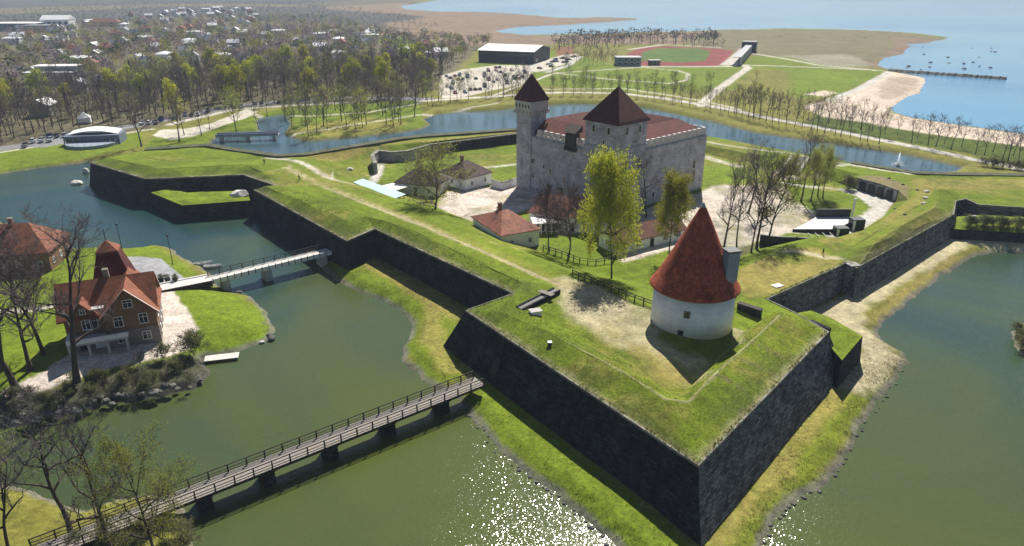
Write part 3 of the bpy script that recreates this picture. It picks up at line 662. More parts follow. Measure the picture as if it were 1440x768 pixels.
me = np_mesh('rampart_earthwork', np.stack([FX, FY, FZ], 1), F2, 'turf', fc); me.set_sharp_from_angle(angle=R(9))
for p in me.polygons[:1]: pass
rampart = bpy.data.objects.new('rampart_earthwork', me); COL.objects.link(rampart); rampart['kind'] = 'structure'
def fort_z(x, y):
    z = tin_z(np.array([x]), np.array([y]))[0]
    return Zc if np.isnan(z) else float(z)

def S(u, v, lift=0.0):                             # the point of the earthworks seen at a pixel
    z = 7.5
    for k in range(8): p = P(u, v, z); z = fort_z(p.x, p.y)
    p = P(u, v, z); p.z += lift; return p
# ================================================================== WALLS OF THE FORTRESS
def offset_line(pts, d, side):                     # mitred offset of an open polyline; side +1 = left of travel
    out = []
    for i, c in enumerate(pts):
        c2 = Vector(c[:2]); n = []
        if i > 0: t = (c2 - Vector(pts[i - 1][:2])).normalized(); n.append(Vector((-t.y, t.x)))
        if i < len(pts) - 1: t = (Vector(pts[i + 1][:2]) - c2).normalized(); n.append(Vector((-t.y, t.x)))
        m = n[0] if len(n) == 1 else (n[0] + n[1])
        if len(n) == 2: m = m / max(m.length_squared / 2, .3)
        out.append(c2 + m * d * side)
    return out
def wall(name, label, pts, side, zb=-1.0, batter=.8, thick=1.2, stone='rampart_stone', coping=True, cat='wall', group=None, cw=.18):
    # outer face on `side`; a closed solid with its own coping
    root = empty(name, (pts[0][0], pts[0][1], 0)); o = Vector((pts[0][0], pts[0][1], 0))
    L0, L1, L2 = offset_line(pts, .0, side), offset_line(pts, batter, side), offset_line(pts, -thick, side)
    mb = MB(); n = len(pts); vs = []
    for i in range(n):
        zt = pts[i][2] - .03
        vs += [Vector((*L1[i], zb)) - o, Vector((*L0[i], zt)) - o, Vector((*L2[i], zt - .25)) - o, Vector((*L2[i], zb)) - o]
    fs = []
    for i in range(n - 1):
        for k in range(4):
            a, b = i * 4 + k, i * 4 + (k + 1) % 4; q_ = (a, b, b + 4, a + 4); fs.append(q_ if side < 0 else q_[::-1])
    fs += [(0, 1, 2, 3), tuple((n - 1) * 4 + k for k in (3, 2, 1, 0))]
    if isinstance(stone, str): mb.add(vs, fs); mb.build('masonry', stone, root)
    else:                                          # one stretch of masonry per face
        for i in range(n - 1):
            f_ = fs[i * 4:i * 4 + 4]; MB().add(vs, f_ + ([fs[-2]] if i == 0 else []) + ([fs[-1]] if i == n - 2 else [])).build('masonry', stone[i], root)
    if coping:
        A, B = offset_line(pts, .10, side), offset_line(pts, -cw, side); vs = []; fs = []
        for i in range(n):
            zt = pts[i][2] + .10
            vs += [Vector((*A[i], zt - .35)) - o, Vector((*A[i], zt)) - o, Vector((*B[i], zt + .03)) - o, Vector((*B[i], zt - .35)) - o]
        for i in range(n - 1):
            for k in range(4):
                a, b = i * 4 + k, i * 4 + (k + 1) % 4; q_ = (a, b, b + 4, a + 4); fs.append(q_ if side < 0 else q_[::-1])
        fs += [(0, 1, 2, 3), tuple((n - 1) * 4 + k for k in (3, 2, 1, 0))]
        MB().add(vs, fs).build('coping', 'coping', root)
    return tag(root, label, cat, group)
side = -1 if sum(FORT[i].x * FORT[(i + 1) % len(FORT)].y - FORT[(i + 1) % len(FORT)].x * FORT[i].y for i in range(len(FORT))) > 0 else 1
M['parapet_turf'] = mat('parapet_turf', (.085, .09, .05), .5, .5, .95, .6)
wall('bastion_wall', 'long dark stone revetment of the far left bastion, rising straight from the moat', [FORT[-1]] + FORT[0:7], side, batter=1.6)
wall('curtain_wall', 'dark stone curtain wall above the worn grass berm, between the two bastions', FORT[6:8], side, batter=1.6)
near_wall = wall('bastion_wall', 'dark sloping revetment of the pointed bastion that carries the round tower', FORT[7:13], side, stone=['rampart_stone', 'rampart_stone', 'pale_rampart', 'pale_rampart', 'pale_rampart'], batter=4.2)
wall('curtain_wall', 'short recessed stone wall with grey-blue facing beside the broken stair-like wall end', FORT[12:14], side, stone='pale_rampart', batter=1.4)
wall('bastion_wall', 'long straight stone revetment beside the sandy track and the right-hand moat', FORT[13:17], side, stone='pale_rampart', batter=2.2)
wall('bastion_wall', 'dark rounded shoulder and straight wall behind the low grass ledge with bushes', FORT[16:21], side, stone='pale_rampart')
wall('rear_parapet', 'low grey-green parapet running along the far rampart above the moat', [(p.x, p.y, p.z + .9) for p in FORT[31:39]], side, zb=-1, batter=.4, thick=2.6, stone='parapet_turf', coping=False)
wall('rear_parapet', 'low lumpy parapet on the far rampart opposite the fountain', [(p.x, p.y, p.z + .6) for p in FORT[21:26]], side, zb=-1, batter=.4, thick=2.2, stone='parapet_turf', coping=False)
# pale crumbled masonry at the end of the right-hand revetment
mb = MB(); rs = random.Random(3); p0 = Vector(FORT[14][:2]); d_ = (Vector(FORT[13][:2]) - p0).normalized(); n_ = Vector((d_.y, -d_.x))
sgn = 1 if (n_.y < 0) else -1; n_ = n_ * sgn
for k in range(16):
    z = 5.9 - k * .36; j = rs.uniform(-.25, .25)
    c = p0 + d_ * (1.2 + rs.uniform(-.35, .35)) + n_ * (.25 + .06 * k)
    mb.box((c.x, c.y, z), (rs.uniform(1.6, 2.6), rs.uniform(.7, 1.1), rs.uniform(.28, .4)), math.atan2(d_.y, d_.x) + rs.uniform(-.1, .1))
mb.box((p0.x + d_.x * 1.3 + .2, p0.y + d_.y * 1.3 + .6, 6.5), (2.8, 2.4, .28), math.atan2(d_.y, d_.x))
tag(mb.build('broken_wall_end', 'pale_rubble'), 'pale stepped rubble at the broken end of the right-hand revetment', 'wall')

# low outworks with turf tops
def terrace(name, label, pts, z, zb, sides=None, turf='grass', wall_label=None):
    w_ = PP(pts, z); a = sum(w_[i].x * w_[(i + 1) % len(w_)].y - w_[(i + 1) % len(w_)].x * w_[i].y for i in range(len(w_)))
    if a < 0: w_ = w_[::-1]
    c = sum(w_, Vector()) / len(w_); c.z = 0
    root = empty(name, c)
    base = grow([(p.x, p.y) for p in w_], .5); n = len(w_); vs = [(b[0] - c.x, b[1] - c.y, zb) for b in base] + [(p.x - c.x, p.y - c.y, p.z) for p in w_]
    MB().add(vs, [(i, (i + 1) % n, n + (i + 1) % n, n + i) for i in range(n)] + [tuple(range(n - 1, -1, -1))]).build('masonry', 'rampart_stone', root)
    # turf: triangulated top with small humps
    xs = [p.x for p in w_]; ys = [p.y for p in w_]; a_, b_ = np.meshgrid(np.arange(min(xs), max(xs), .9), np.arange(min(ys), max(ys), .9)); a_, b_ = a_.ravel(), b_.ravel()
    k = sdpoly(a_, b_, [(p.x, p.y) for p in w_]) < -.4; a_, b_ = a_[k], b_[k]
    pts2 = [Vector((p.x, p.y)) for p in w_] + [Vector((x, y)) for x, y in zip(a_, b_)]
    v, e, f, *_ = delaunay_2d_cdt(pts2, [(i, (i + 1) % n) for i in range(n)], [], 1, 1e-4)
    VX = np.array([p.x for p in v]); VY = np.array([p.y for p in v]); rimd = -sdpoly(VX, VY, [(p.x, p.y) for p in w_])
    ZZ = np.mean([p.z for p in w_]) + .04 + .45 * sstep(0, 2.5, rimd) + (fbm(VX, VY, 3, 5, 3) - .5) * .7 * sstep(0, 1.2, rimd)
    tf = np_mesh('turf_top', np.stack([VX - c.x, VY - c.y, ZZ], 1), [list(t) for t in f if len(t) == 3], 'turf', np.tile(np.array(C[turf]), (len(VX), 1)) * (.8 + .5 * fbm(VX, VY, 4, 3, 3))[:, None])
    to = bpy.data.objects.new('turf_top', tf); COL.objects.link(to); to.parent = root
    return tag(root, label, 'outwork')
terrace('low_outwork', 'low stone-faced platform with turf top and pale boulder in the left moat', [(212, 271), (240, 265), (262, 271), (347, 268), (352, 282), (256, 289)], 4.2, -1)
terrace('low_outwork', 'small turf-topped masonry shoulder stepping down beside the pointed bastion', [(1118, 441), (1140, 437), (1168, 447), (1213, 473), (1184, 507), (1166, 486), (1164, 470)], 5.9, .2)
terrace('low_outwork', 'long low grass ledge with bushes in front of the right-hand wall', [(1339, 322), (1342, 305), (1375, 303), (1440, 305), (1700, 313), (1700, 336), (1440, 328)], 3.6, .2)

# inner revetments of the courtyard
def inner(name, label, pts, zb, zt, stone, **k):
    w_ = [(*P(u, v, zb)[:2], zt) for u, v in pts]
    return wall(name, label, w_, -1, zb=zb - .3, batter=.15, thick=1.0, stone=stone, **k)
inner('inner_revetment', 'long grey stone retaining wall behind the courtyard lawn, left of the castle', [(606, 217), (660, 210), (756, 197)], Zc, 6.5, 'rampart_stone', cw=.8)
inner('curved_revetment', 'curved pale-topped stone retaining wall at the foot of the grass ramp', [(531, 244), (527, 232), (534, 226), (552, 228), (575, 226), (596, 220), (606, 217)], Zc, 6.4, 'pale_rubble', cw=1.2)
cf = inner('casemate_wall', 'stone casemate front with arched doors facing the pale path, turf above', [(1203, 265), (1232, 273), (1259, 283)], Zc, 6.2, 'castle_stone')
for t in (.18, .40, .62, .84):
    a, b = P(1203, 265, Zc), P(1259, 283, Zc); p = a.lerp(b, t); d_ = (b - a).normalized(); nn = Vector((d_.y, -d_.x, 0))
    if nn.y > 0: nn = -nn
    mb = MB(); mb.box((0, 0, 0), (1.9, .3, 2.2)); mb.lathe((0, 0, 0), [(0.01, 0)], 3, False) if False else None
    for k in range(5): mb.box((0, 0, 2.2 + k * .16), (1.9 * math.cos(k / 5 * 1.35), .3, .16))
    q_ = mb.build('arched_door', 'black_metal', cf); q_.location = (p + nn * .25) - cf.location; q_.location.z = Zc; q_.rotation_euler.z = math.atan2(d_.y, d_.x)
# arched sally port in the near face, at the bridge head
A8, B8 = FORT[8], FORT[9]; d_ = (B8 - A8); d_.z = 0; dn = d_.normalized(); nn = Vector((dn.y, -dn.x, 0)); nn = nn if nn.y < 0 else -nn
for k in range(100):
    zb_ = 2.4; q_ = A8 + d_ * (k / 100) + nn * 4.2 * (8.3 - zb_) / 9.3; q_.z = zb_
    if 720 + FPX * q_.x / (q_.y * cp - (q_.z - CAMH) * sp) > 693: break
tilt = math.atan2(4.2, 9.3)
for nm, m, w_, h_, dd_ in (('door_surround', 'rampart_stone', 2.3, 2.3, .22), ('arched_door', 'black_metal', 1.6, 2.1, .34)):
    mb = MB(); mb.box((0, 0, 0), (w_, dd_ * 2, h_))
    for k in range(5): mb.box((0, 0, h_ + k * .2), (w_ * math.cos((k + .6) / 5 * 1.4), dd_ * 2, .2))
    o = mb.build(nm, m, near_wall); o.location = q_ - near_wall.location; o.rotation_euler = (-tilt if True else 0, 0, math.atan2(dn.y, dn.x))
# ================================================================== CASTLE
e1a = math.atan2(26.5, 30.0)
castle = tag(empty('castle', (27, 177, Zc), e1a), 'grey limestone convent castle with two maroon roofed towers in the fortress courtyard', 'castle')
WH = 16.5; LX, LY = 40.0, 38.0
def cpart(name, fn, m, parent=castle, smooth=False):
    mb = MB(); fn(mb); return mb.build(name, m, parent, smooth)
def wl(mb):
    mb.box((LX / 2, 1.1, -1), (LX, 2.2, WH + 1)); mb.box((LX / 2, LY - 1.1, -1), (LX, 2.2, WH + 1))
    mb.box((1.1, LY / 2, -1), (2.2, LY - 4.4, WH + 1)); mb.box((LX - 1.1, LY / 2, -1), (2.2, LY - 4.4, WH + 1))
    mb.box((LX / 2, 11.5, -1), (LX - 22, 1.0, WH - 2)); mb.box((LX / 2, LY - 11.5, -1), (LX - 22, 1.0, WH - 2)); mb.box((11.5, LY / 2, -1), (1., LY - 22, WH - 2)); mb.box((LX - 11.5, LY / 2, -1), (1., LY - 22, WH - 2))
wall_ob = cpart('wall', wl, 'castle_stone')
def cornice(mb):
    mb.box((LX / 2, -.08, WH - .55), (LX, .35, .3)); mb.box((-.08, LY / 2, WH - .55), (.35, LY, .3)); mb.box((LX + .08, LY / 2, WH - .55), (.35, LY, .3)); mb.box((LX / 2, LY + .08, WH - .55), (LX, .35, .3))
cpart('string_course', cornice, 'slate_clad', wall_ob)
M['crenel_stone'] = mat('pale_crenel_stone', (.5, .47, .45), .2, 1.2, .9, .2)
for k, (x0, y0, dx, dy, ln) in enumerate(((12, .45, 1, 0, LX - 12.5), (.45, 12, 0, 1, LY - 19.5), (LX - .45, 1, 0, 1, LY - 2), (1, LY - .45, 1, 0, LX - 2))):
    mb = MB(); i = 0; t = .0
    while t < ln:                                  # low parapet with merlons and a lintel: the covered wall walk
        cx, cy = x0 + dx * (t + .75), y0 + dy * (t + .75)
        mb.box((cx, cy, WH), (1.3 if dx else .8, .8 if dx else 1.3, 2.0)); t += 2.35
    mx, my = x0 + dx * ln / 2, y0 + dy * ln / 2
    mb.box((mx, my, WH), (ln if dx else .7, .7 if dx else ln, .55))
    mb.build('battlement', 'crenel_stone', castle)
# wing roofs: double pitch over the ranges
def wing(mb):
    o, i_, h0, h1 = 1.3, 11.0, WH + 1.2, WH + 4.3
    r = 6.2
    O = [(o, o), (LX - o, o), (LX - o, LY - o), (o, LY - o)]; Rg = [(r, r), (LX - r, r), (LX - r, LY - r), (r, LY - r)]; I = [(i_, i_), (LX - i_, i_), (LX - i_, LY - i_), (i_, LY - i_)]
    vs = [(*p, h0) for p in O] + [(*p, h1) for p in Rg] + [(*p, h0 - .4) for p in I] + [(*p, h0 - .3) for p in O]
    fs = []
    for k in range(4):
        j = (k + 1) % 4; fs += [(k, j, 4 + j, 4 + k), (4 + k, 4 + j, 8 + j, 8 + k), (12 + k, 12 + j, j, k)]
    mb.add(vs, fs)
M['roof_wing'] = roof_mat('roof_wing', (.20, .05, .036), (.13, .036, .028)); cpart('roof', wing, 'roof_wing')
# tall square watch tower
TW = 6.1; tc_ = (TW / 2 - .35, LY - TW / 2 + .35)
tall = cpart('watch_tower', lambda mb: mb.box((*tc_, -1), (TW, TW, 26.4)), 'castle_stone')
def corb(mb):
    mb.box((*tc_, 23.4), (TW + .7, TW + .7, 2.6))
    for k in range(8):
        for sx, sy in ((1, 0), (-1, 0), (0, 1), (0, -1)):
            t = -TW / 2 + .45 + k * .9
            mb.box((tc_[0] + sx * (TW / 2 + .2) + (t if sx == 0 else 0), tc_[1] + sy * (TW / 2 + .2) + (t if sy == 0 else 0), 22.3), (.45, .45, 1.1))
cpart('corbel_gallery', corb, 'crenel_stone', tall)
cpart('string_course', lambda mb: mb.box((*tc_, 19.2), (TW + .3, TW + .3, .35)), 'castle_stone', tall)
def pyr(mb, c, w_, z0, h, fl=.25):
    prof = [(w_ / 2 * math.sqrt(2), z0), (w_ / 2 * math.sqrt(2) * .93, z0 + h * .09), (.12, z0 + h)]
    mb.lathe((*c, 0), prof, 4, True, math.pi / 4)
cpart('tower_roof', lambda mb: pyr(mb, tc_, TW + 1.3, 26.0, 7.3), 'roof_maroon', tall)
for k in range(5): cpart('gallery_slit', lambda mb: (mb.box((-.72, tc_[1] - 2.6 + k * 1.3, 24.1), (.25, .35, 1.0)) if True else 0), 'dark_glass', tall)
# short thick tower at the near corner
SW = 11.4; sc_ = (SW / 2 - .25, SW / 2 - .25)
thick = cpart('corner_tower', lambda mb: mb.box((*sc_, -1), (SW, SW, 25.0)), 'castle_stone')
cpart('string_course', lambda mb: mb.box((*sc_, 17.4), (SW + .4, SW + .4, .4)), 'slate_clad', thick)
cpart('tower_roof', lambda mb: pyr(mb, sc_, SW + 1.3, 24.0, 8.6), 'roof_maroon', thick)
cpart('finial', lambda mb: mb.bar((*sc_, 32.3), (*sc_, 34.6), .09, 6, .03), 'black_metal', thick)
def opening(parent, face, t, z, w_, h, frame=True):
    # face 'x': outer face of the wall at local x=0 (looks to -x); 'y': at y=0
    off = {'x': 0.0, 'y': 0.0, 'tx': -.35, 'sx': -.25, 'sy': -.25}[face]
    fx = face in ('x', 'tx', 'sx')
    def bx(mb, d, a, b, zz, hh): mb.box((off - d / 2 + .05, a, zz) if fx else (a, off - d / 2 + .05, zz), (d, b, hh) if fx else (b, d, hh))
    mb = MB(); bx(mb, .16, t - w_ / 2 - .12, .22, z, h); bx(mb, .16, t + w_ / 2 + .12, .22, z, h); bx(mb, .2, t, w_ + .6, z + h, .25); bx(mb, .24, t, w_ + .6, z - .22, .22)
    fr = mb.build('window', 'crenel_stone', parent)
    mb = MB(); bx(mb, .08, t, w_, z, h); mb.build('pane', 'dark_glass', fr)
for (u, v, w_, h) in ((899, 226, .8, 2.4), (946, 234, .7, 2.2), (974, 228, .7, 2.4), (968, 244, .6, 1.8), (974, 241, 1.2, 3.2), (930, 243, .6, 1.4), (955, 250, .6, 1.3), (918, 250, .6, 1.3), (985, 248, .5, 1.2)):
    opening(wall_ob, 'y', (u - 868) / 3.05, WH * (1 - (v - 193) / 68.0) - h / 2, w_ * 1.5, h * 1.15)
for (u, v, w_, h) in ((769, 223, .6, 1.2), (793, 230, .6, 1.3), (769, 240, .5, 1.0), (780, 244, .5, 1.0), (792, 246, .6, 1.2), (811, 235, .6, 1.2), (806, 253, 1.8, 3.0), (784, 226, .5, 1.0)):
    opening(wall_ob, 'x', 38 - (u - 748) / 3.25, WH * (1 - (v - 193) / 66.0) - h / 2, w_ * 1.4, h * 1.2)
for t in (3.0, 8.2):
    opening(thick, 'sx', t, 21.3, .8, 1.7); opening(thick, 'sy', t, 21.3, .8, 1.7)
opening(thick, 'sy', 6.5, 18.6, .5, 1.0); opening(thick, 'sx', 4.5, 18.6, .5, 1.0); opening(thick, 'sy', 5.0, 9.5, .7, 2.0)
def hoard(mb):
    mb.box((.2, 16.2, WH - .6), (2.2, 3.4, 3.6)); mb.add([(-1.3, 13.9, WH + 3.4), (1.7, 13.9, WH + 3.4), (1.7, 18.5, WH + 3.4), (-1.3, 18.5, WH + 3.4), (1.7, 13.9, WH + 5.2), (1.7, 18.5, WH + 5.2)], [(0, 1, 4), (0, 4, 5, 3), (3, 5, 2), (1, 2, 5, 4), (0, 3, 2, 1)])
    for k in range(5): mb.box((-.5, 14.3 + k * .95, WH - 1.7), (1.0, .3, 1.1))
cpart('timber_hoarding', hoard, 'dark_timber')
# garden wall beside the castle
def thin_wall(name, label, pts, z, h, m, t=.5, cap='coping'):
    w_ = PP(pts, z); root = empty(name, w_[0]); mb = MB(); mc = MB()
    for a, b in zip(w_[:-1], w_[1:]):
        d = b - a; c = (a + b) / 2 - w_[0]; mb.box((c.x, c.y, -.3), (d.length + t * .6, t, h + .3), math.atan2(d.y, d.x)); mc.box((c.x, c.y, h), (d.length + t, t + .2, .15), math.atan2(d.y, d.x))
    mb.build('masonry', m, root); mc.build('coping', cap, root)
    return tag(root, label, 'wall')
thin_wall('courtyard_wall', 'low pale stone wall curving from the white house to the castle tower', [(692, 262), (706, 266), (718, 262), (735, 257)], Zc, 2.0, 'plaster')

# ================================================================== ROUND TOWER
tcx, tcy = 30.4, 106.3; tz = 7.5
rt = tag(empty('round_tower', (tcx, tcy, tz)), 'round whitewashed cannon tower with tall red conical roof on the pointed bastion', 'tower')
body = MB().lathe((0, 0, -.9), [(6.8, 0), (6.72, 3.3), (6.58, 7.4)], 64).build('body', 'white_stone', rt, True)
MB().lathe((0, 0, 6.35), [(6.62, 0), (6.95, .1), (7.0, .45), (6.6, .5)], 64).build('eaves_cornice', 'slate_clad', rt, True)
prof = [(7.35, 6.75), (7.3, 6.95), (6.2, 8.6), (4.9, 11.0), (3.35, 14.2), (1.75, 17.6), (.55, 20.0), (.08, 20.6)]
rf = MB().lathe((0, 0, 0), prof, 72).build('roof', 'roof_red', rt, False)
MB().lathe((0, 0, 0), [(.52, 19.9), (.06, 21.0)], 20).build('lead_cap', 'slate_clad', rf, True)
# roof tiles read through a spiral of uv rows
me = rf.data; uvl = me.uv_layers[0]
for p in me.polygons:
    for li in p.loop_indices:
        c = me.vertices[me.loops[li].vertex_index].co; a = math.atan2(c.y, c.x) - math.atan2(p.center.y, p.center.x); a = (a + math.pi) % (2 * math.pi) - math.pi
        uvl.data[li].uv = ((math.atan2(p.center.y, p.center.x) + a) * 5.0, c.z * 1.15)
tur = MB(); tur.box((4.35, -3.2, 9.0), (2.0, 1.9, 5.0), .25); tur.add([(3.5, -4.3, 9.0), (5.3, -3.9, 9.0), (5.0, -2.2, 9.0), (3.2, -2.6, 9.0), (4.5, -3.6, 7.2)], [(0, 4, 1), (1, 4, 2), (2, 4, 3), (3, 4, 0)])
tu = tur.build('stack_dormer', 'slate_clad', rt); MB().box((4.35, -3.2, 14.0), (2.3, 2.2, .22), .25).build('cap', 'black_metal', tu)
def tower_opening(a, z, w_, h):
    r = 6.66; x, y = math.cos(a) * r, math.sin(a) * r
    f = MB().box((x, y, z), (.25, w_ + .3, h + .3), a).build('window', 'coping', rt); MB().box((math.cos(a) * (r + .05), math.sin(a) * (r + .05), z + .12), (.25, w_, h), a).build('pane', 'dark_glass', f)
tower_opening(R(-112), 3.6, .7, .9); tower_opening(R(-118), .3, .7, .7); tower_opening(R(-14), 5.0, .5, .8)
# ================================================================== HOUSES
def roof_faces(L, W, h, hip, z, t=.18):
    # closed solid: eaves slab plus hipped or gabled top, ridge along x
    x, y, r = L / 2, W / 2, L / 2 - W / 2 * hip
    v = [(-x, -y, z - t), (x, -y, z - t), (x, y, z - t), (-x, y, z - t), (-x, -y, z), (x, -y, z), (x, y, z), (-x, y, z), (-r, 0, z + h), (r, 0, z + h)]
    f = [(3, 2, 1, 0), (0, 1, 5, 4), (1, 2, 6, 5), (2, 3, 7, 6), (3, 0, 4, 7), (4, 5, 9, 8), (6, 7, 8, 9), (5, 6, 9), (7, 4, 8)]
    return v, f
def add_window(parent, x, y, z, w_, h, ax, frame='white_paint', cross=True):
    # ax: outward direction 'x+','x-','y+','y-' of the wall plane at (x, y)
    s = 1 if ax[1] == '+' else -1; fx = ax[0] == 'x'
    def b(mb, d, a, ww, zz, hh): mb.box((x + s * d / 2, y + a, zz) if fx else (x + a, y + s * d / 2, zz), (d, ww, hh) if fx else (ww, d, hh))
    mb = MB(); t = .11
    b(mb, .10, -w_ / 2 + t / 2, t, z, h); b(mb, .10, w_ / 2 - t / 2, t, z, h); b(mb, .102, 0, w_, z + h - t, t); b(mb, .14, 0, w_ + .1, z - .02, t)
    if cross: b(mb, .09, 0, .07, z + t, h - 2 * t); b(mb, .088, 0, w_ - 2 * t, z + h * .62, .07)
    f = mb.build('window', frame, parent)
    mb = MB(); b(mb, .05, 0, w_ - .1, z + .05, h - .1); mb.build('pane', 'dark_glass', f)
    return f
def house(name, label, loc, L, W, rz, wh, rh, hip=1.0, roof='roof_brown', wallm='plaster', over=.45, wins=(3, 2), door=True, chim=((.0, .0),), cat='house', group=None, win=(1.0, 1.3), gable=None):
    root = tag(empty(name, loc, rz), label, cat, group)
    wl_ = MB().box((0, 0, -.4), (L, W, wh + .4)).build('wall', wallm, root)
    if hip < .5:                                   # gable triangles
        MB().add([(-L / 2, -W / 2, wh), (-L / 2, W / 2, wh), (-L / 2, 0, wh + rh), (-L / 2 + .25, -W / 2, wh), (-L / 2 + .25, W / 2, wh), (-L / 2 + .25, 0, wh + rh)], [(0, 2, 1), (3, 4, 5), (0, 3, 5, 2), (1, 2, 5, 4), (0, 1, 4, 3)]).build('gable', gable or wallm, root)
        MB().add([(L / 2, -W / 2, wh), (L / 2, W / 2, wh), (L / 2, 0, wh + rh), (L / 2 - .25, -W / 2, wh), (L / 2 - .25, W / 2, wh), (L / 2 - .25, 0, wh + rh)], [(0, 1, 2), (3, 5, 4), (0, 2, 5, 3), (1, 4, 5, 2), (0, 3, 4, 1)]).build('gable', gable or wallm, root)
        s = rh / (W / 2); t = .2; x, y = L / 2 + over, W / 2 + over; z = wh - over * s
        v = [(-x, -y, z), (x, -y, z), (x, 0, wh + rh), (-x, 0, wh + rh), (x, y, z), (-x, y, z)]; v += [(a, b, c + t) for a, b, c in v]
        ro = MB().add(v, [(0, 3, 2, 1), (3, 5, 4, 2), (6, 7, 8, 9), (9, 8, 10, 11), (0, 1, 7, 6), (1, 2, 8, 7), (2, 4, 10, 8), (4, 5, 11, 10), (5, 3, 9, 11), (3, 0, 6, 9)]).build('roof', roof, root)
    else:
        v, f = roof_faces(L + 2 * over, W + 2 * over, rh, hip, wh + .18); ro = MB().add(v, f).build('roof', roof, root)
    for cx, cy in chim:
        c = MB().box((cx, cy, wh + rh * .4), (.8, .8, rh * .6 + 1.3)).build('chimney', 'brick' if 'brick' in M else 'coping', ro); MB().box((cx, cy, wh + rh + 1.3), (1.0, 1.0, .15)).build('cap', 'coping', c)
    for sgn, ax in ((-1, 'y-'), (1, 'y+')):
        for i in range(wins[0]):
            if door and sgn < 0 and i == wins[0] // 2:
                d = MB().box((-L / 2 + L * (i + .5) / wins[0], sgn * (W / 2 + .04), 0), (1.1, .1, 2.1)).build('door', 'dark_timber', root); MB().box((-L / 2 + L * (i + .5) / wins[0] + .4, sgn * (W / 2 + .11), 1.0), (.1, .06, .06)).build('handle', 'coping', d)
                continue
            add_window(root, -L / 2 + L * (i + .5) / wins[0], sgn * W / 2, max(.9, wh * .3), win[0], min(win[1], wh - 1.2), ax)
    for sgn, ax in ((-1, 'x-'), (1, 'x+')):
        for i in range(wins[1]): add_window(root, sgn * L / 2, -W / 2 + W * (i + .5) / wins[1], max(.9, wh * .3), win[0], min(win[1], wh - 1.2), ax)
    return root
M['brick'] = mat('chimney_brick', (.25, .12, .09), .3, 4, .9, .3)
M['roof_tile_mossy'] = roof_mat('roof_tile_mossy', (.37, .135, .08), (.23, .09, .058), .33, .5)
M['roof_dark'] = roof_mat('roof_dark', (.095, .05, .045), (.06, .04, .038))

# courtyard buildings: front corner, direction of the front wall, and size
def place(fc, fr, depth):                          # front wall from fc to fr, house runs back by depth
    d = (fr - fc); L = d.length; n = Vector((-d.y, d.x, 0)).normalized(); c = fc + d / 2 + n * depth / 2
    return c, L, math.atan2(d.y, d.x)
c, L, a = place(P(706, 355, Zc), P(758, 345, Zc), 15.5)
house('courtyard_house', 'white house with mossy hipped tile roof tucked behind the grass rampart', c, L, 15.5, a, 4.0, 3.2, .55, 'roof_tile_mossy', wins=(2, 4), chim=((-.3, 2.2),), door=False)
c, L, a = place(P(744, 318, Zc), P(849, 331, Zc), 9.5)
house('courtyard_house', 'long white house with red-brown tile roof and chimneys behind the bare trees', c, L, 9.5, a, 3.6, 3.8, .6, 'roof_tile_mossy', wins=(6, 2), chim=((-6.5, .5), (4., -.4)), door=True)
c, L, a = place(P(752, 330, Zc), P(785, 329, Zc), 5.0)
pr = tag(empty('porch', c, a), 'white flat-roofed glazed porch joining the two tiled courtyard houses', 'porch')
MB().box((0, 0, 2.7), (L + 1.0, 5.2, .22)).build('roof', 'off_white_roof', pr); MB().box((0, .8, -.3), (L, 3.0, 3.0)).build('wall', 'plaster', pr)
for k in range(5): MB().box((-L / 2 + .3 + k * (L - .6) / 4, -2.4, -.2), (.2, .2, 2.9)).build('post', 'white_paint', pr)
for k in range(4): MB().box((-L / 2 + (k + .5) * L / 4, -.74, .2), (L / 4 - .5, .08, 2.1)).build('pane', 'dark_glass', pr)
c, L, a = place(P(868, 358, Zc), P(962, 336, Zc), 7.0)
house('courtyard_shed', 'long low white outbuilding with brown tile roof and black doors beside the leafy tree', c, L, 7.0, a, 2.7, 2.2, .4, 'roof_brown', wins=(5, 1), chim=(), cat='outbuilding', win=(1.6, 2.0))
c, L, a = place(P(560, 271, Zc), P(612, 276, Zc), 8)
house('courtyard_house', 'white house with dark brown hipped roof half hidden behind the spreading bare tree', c, L + 1, 9, a, 3.0, 3.4, .9, 'roof_dark', wins=(3, 2), chim=())
c, L, a = place(P(655, 268, Zc), P(692, 258, Zc), 12)
house('courtyard_house', 'white gatehouse with dark maroon hipped roof by the paved yard', c, L, 11.5, a, 3.4, 3.6, .8, 'roof_dark', wins=(2, 3), chim=((0, 1.5),), door=False)
# sheet-roofed shelters
def shelter(name, label, quad, zt, m, posts=True):
    w_ = PP(quad, zt); c = sum(w_, Vector()) / 4; c.z = Zc; root = tag(empty(name, c), label, 'shelter')
    up = Vector((0, 0, .16)); vs = [p - c for p in w_] + [p - c + up for p in w_]
    MB().add(vs, [(3, 2, 1, 0), (4, 5, 6, 7), (0, 1, 5, 4), (1, 2, 6, 5), (2, 3, 7, 6), (3, 0, 4, 7)]).build('roof', m, root)
    for p in w_:
        q_ = c.lerp(p, .92); MB().box((q_.x - c.x, q_.y - c.y, 0), (.22, .22, zt - Zc)).build('post', 'dark_timber', root)
    return root
shelter('market_shelter', 'long pale turquoise sheet-metal shelter roof behind the rampart walk', [(497, 257), (510, 252), (571, 274), (552, 281)], 6.0, 'green_metal')
shelter('market_shelter', 'small white shelter roof beside the turquoise roofed one', [(536, 262), (570, 254), (581, 261), (552, 270)], 5.4, 'off_white_roof')

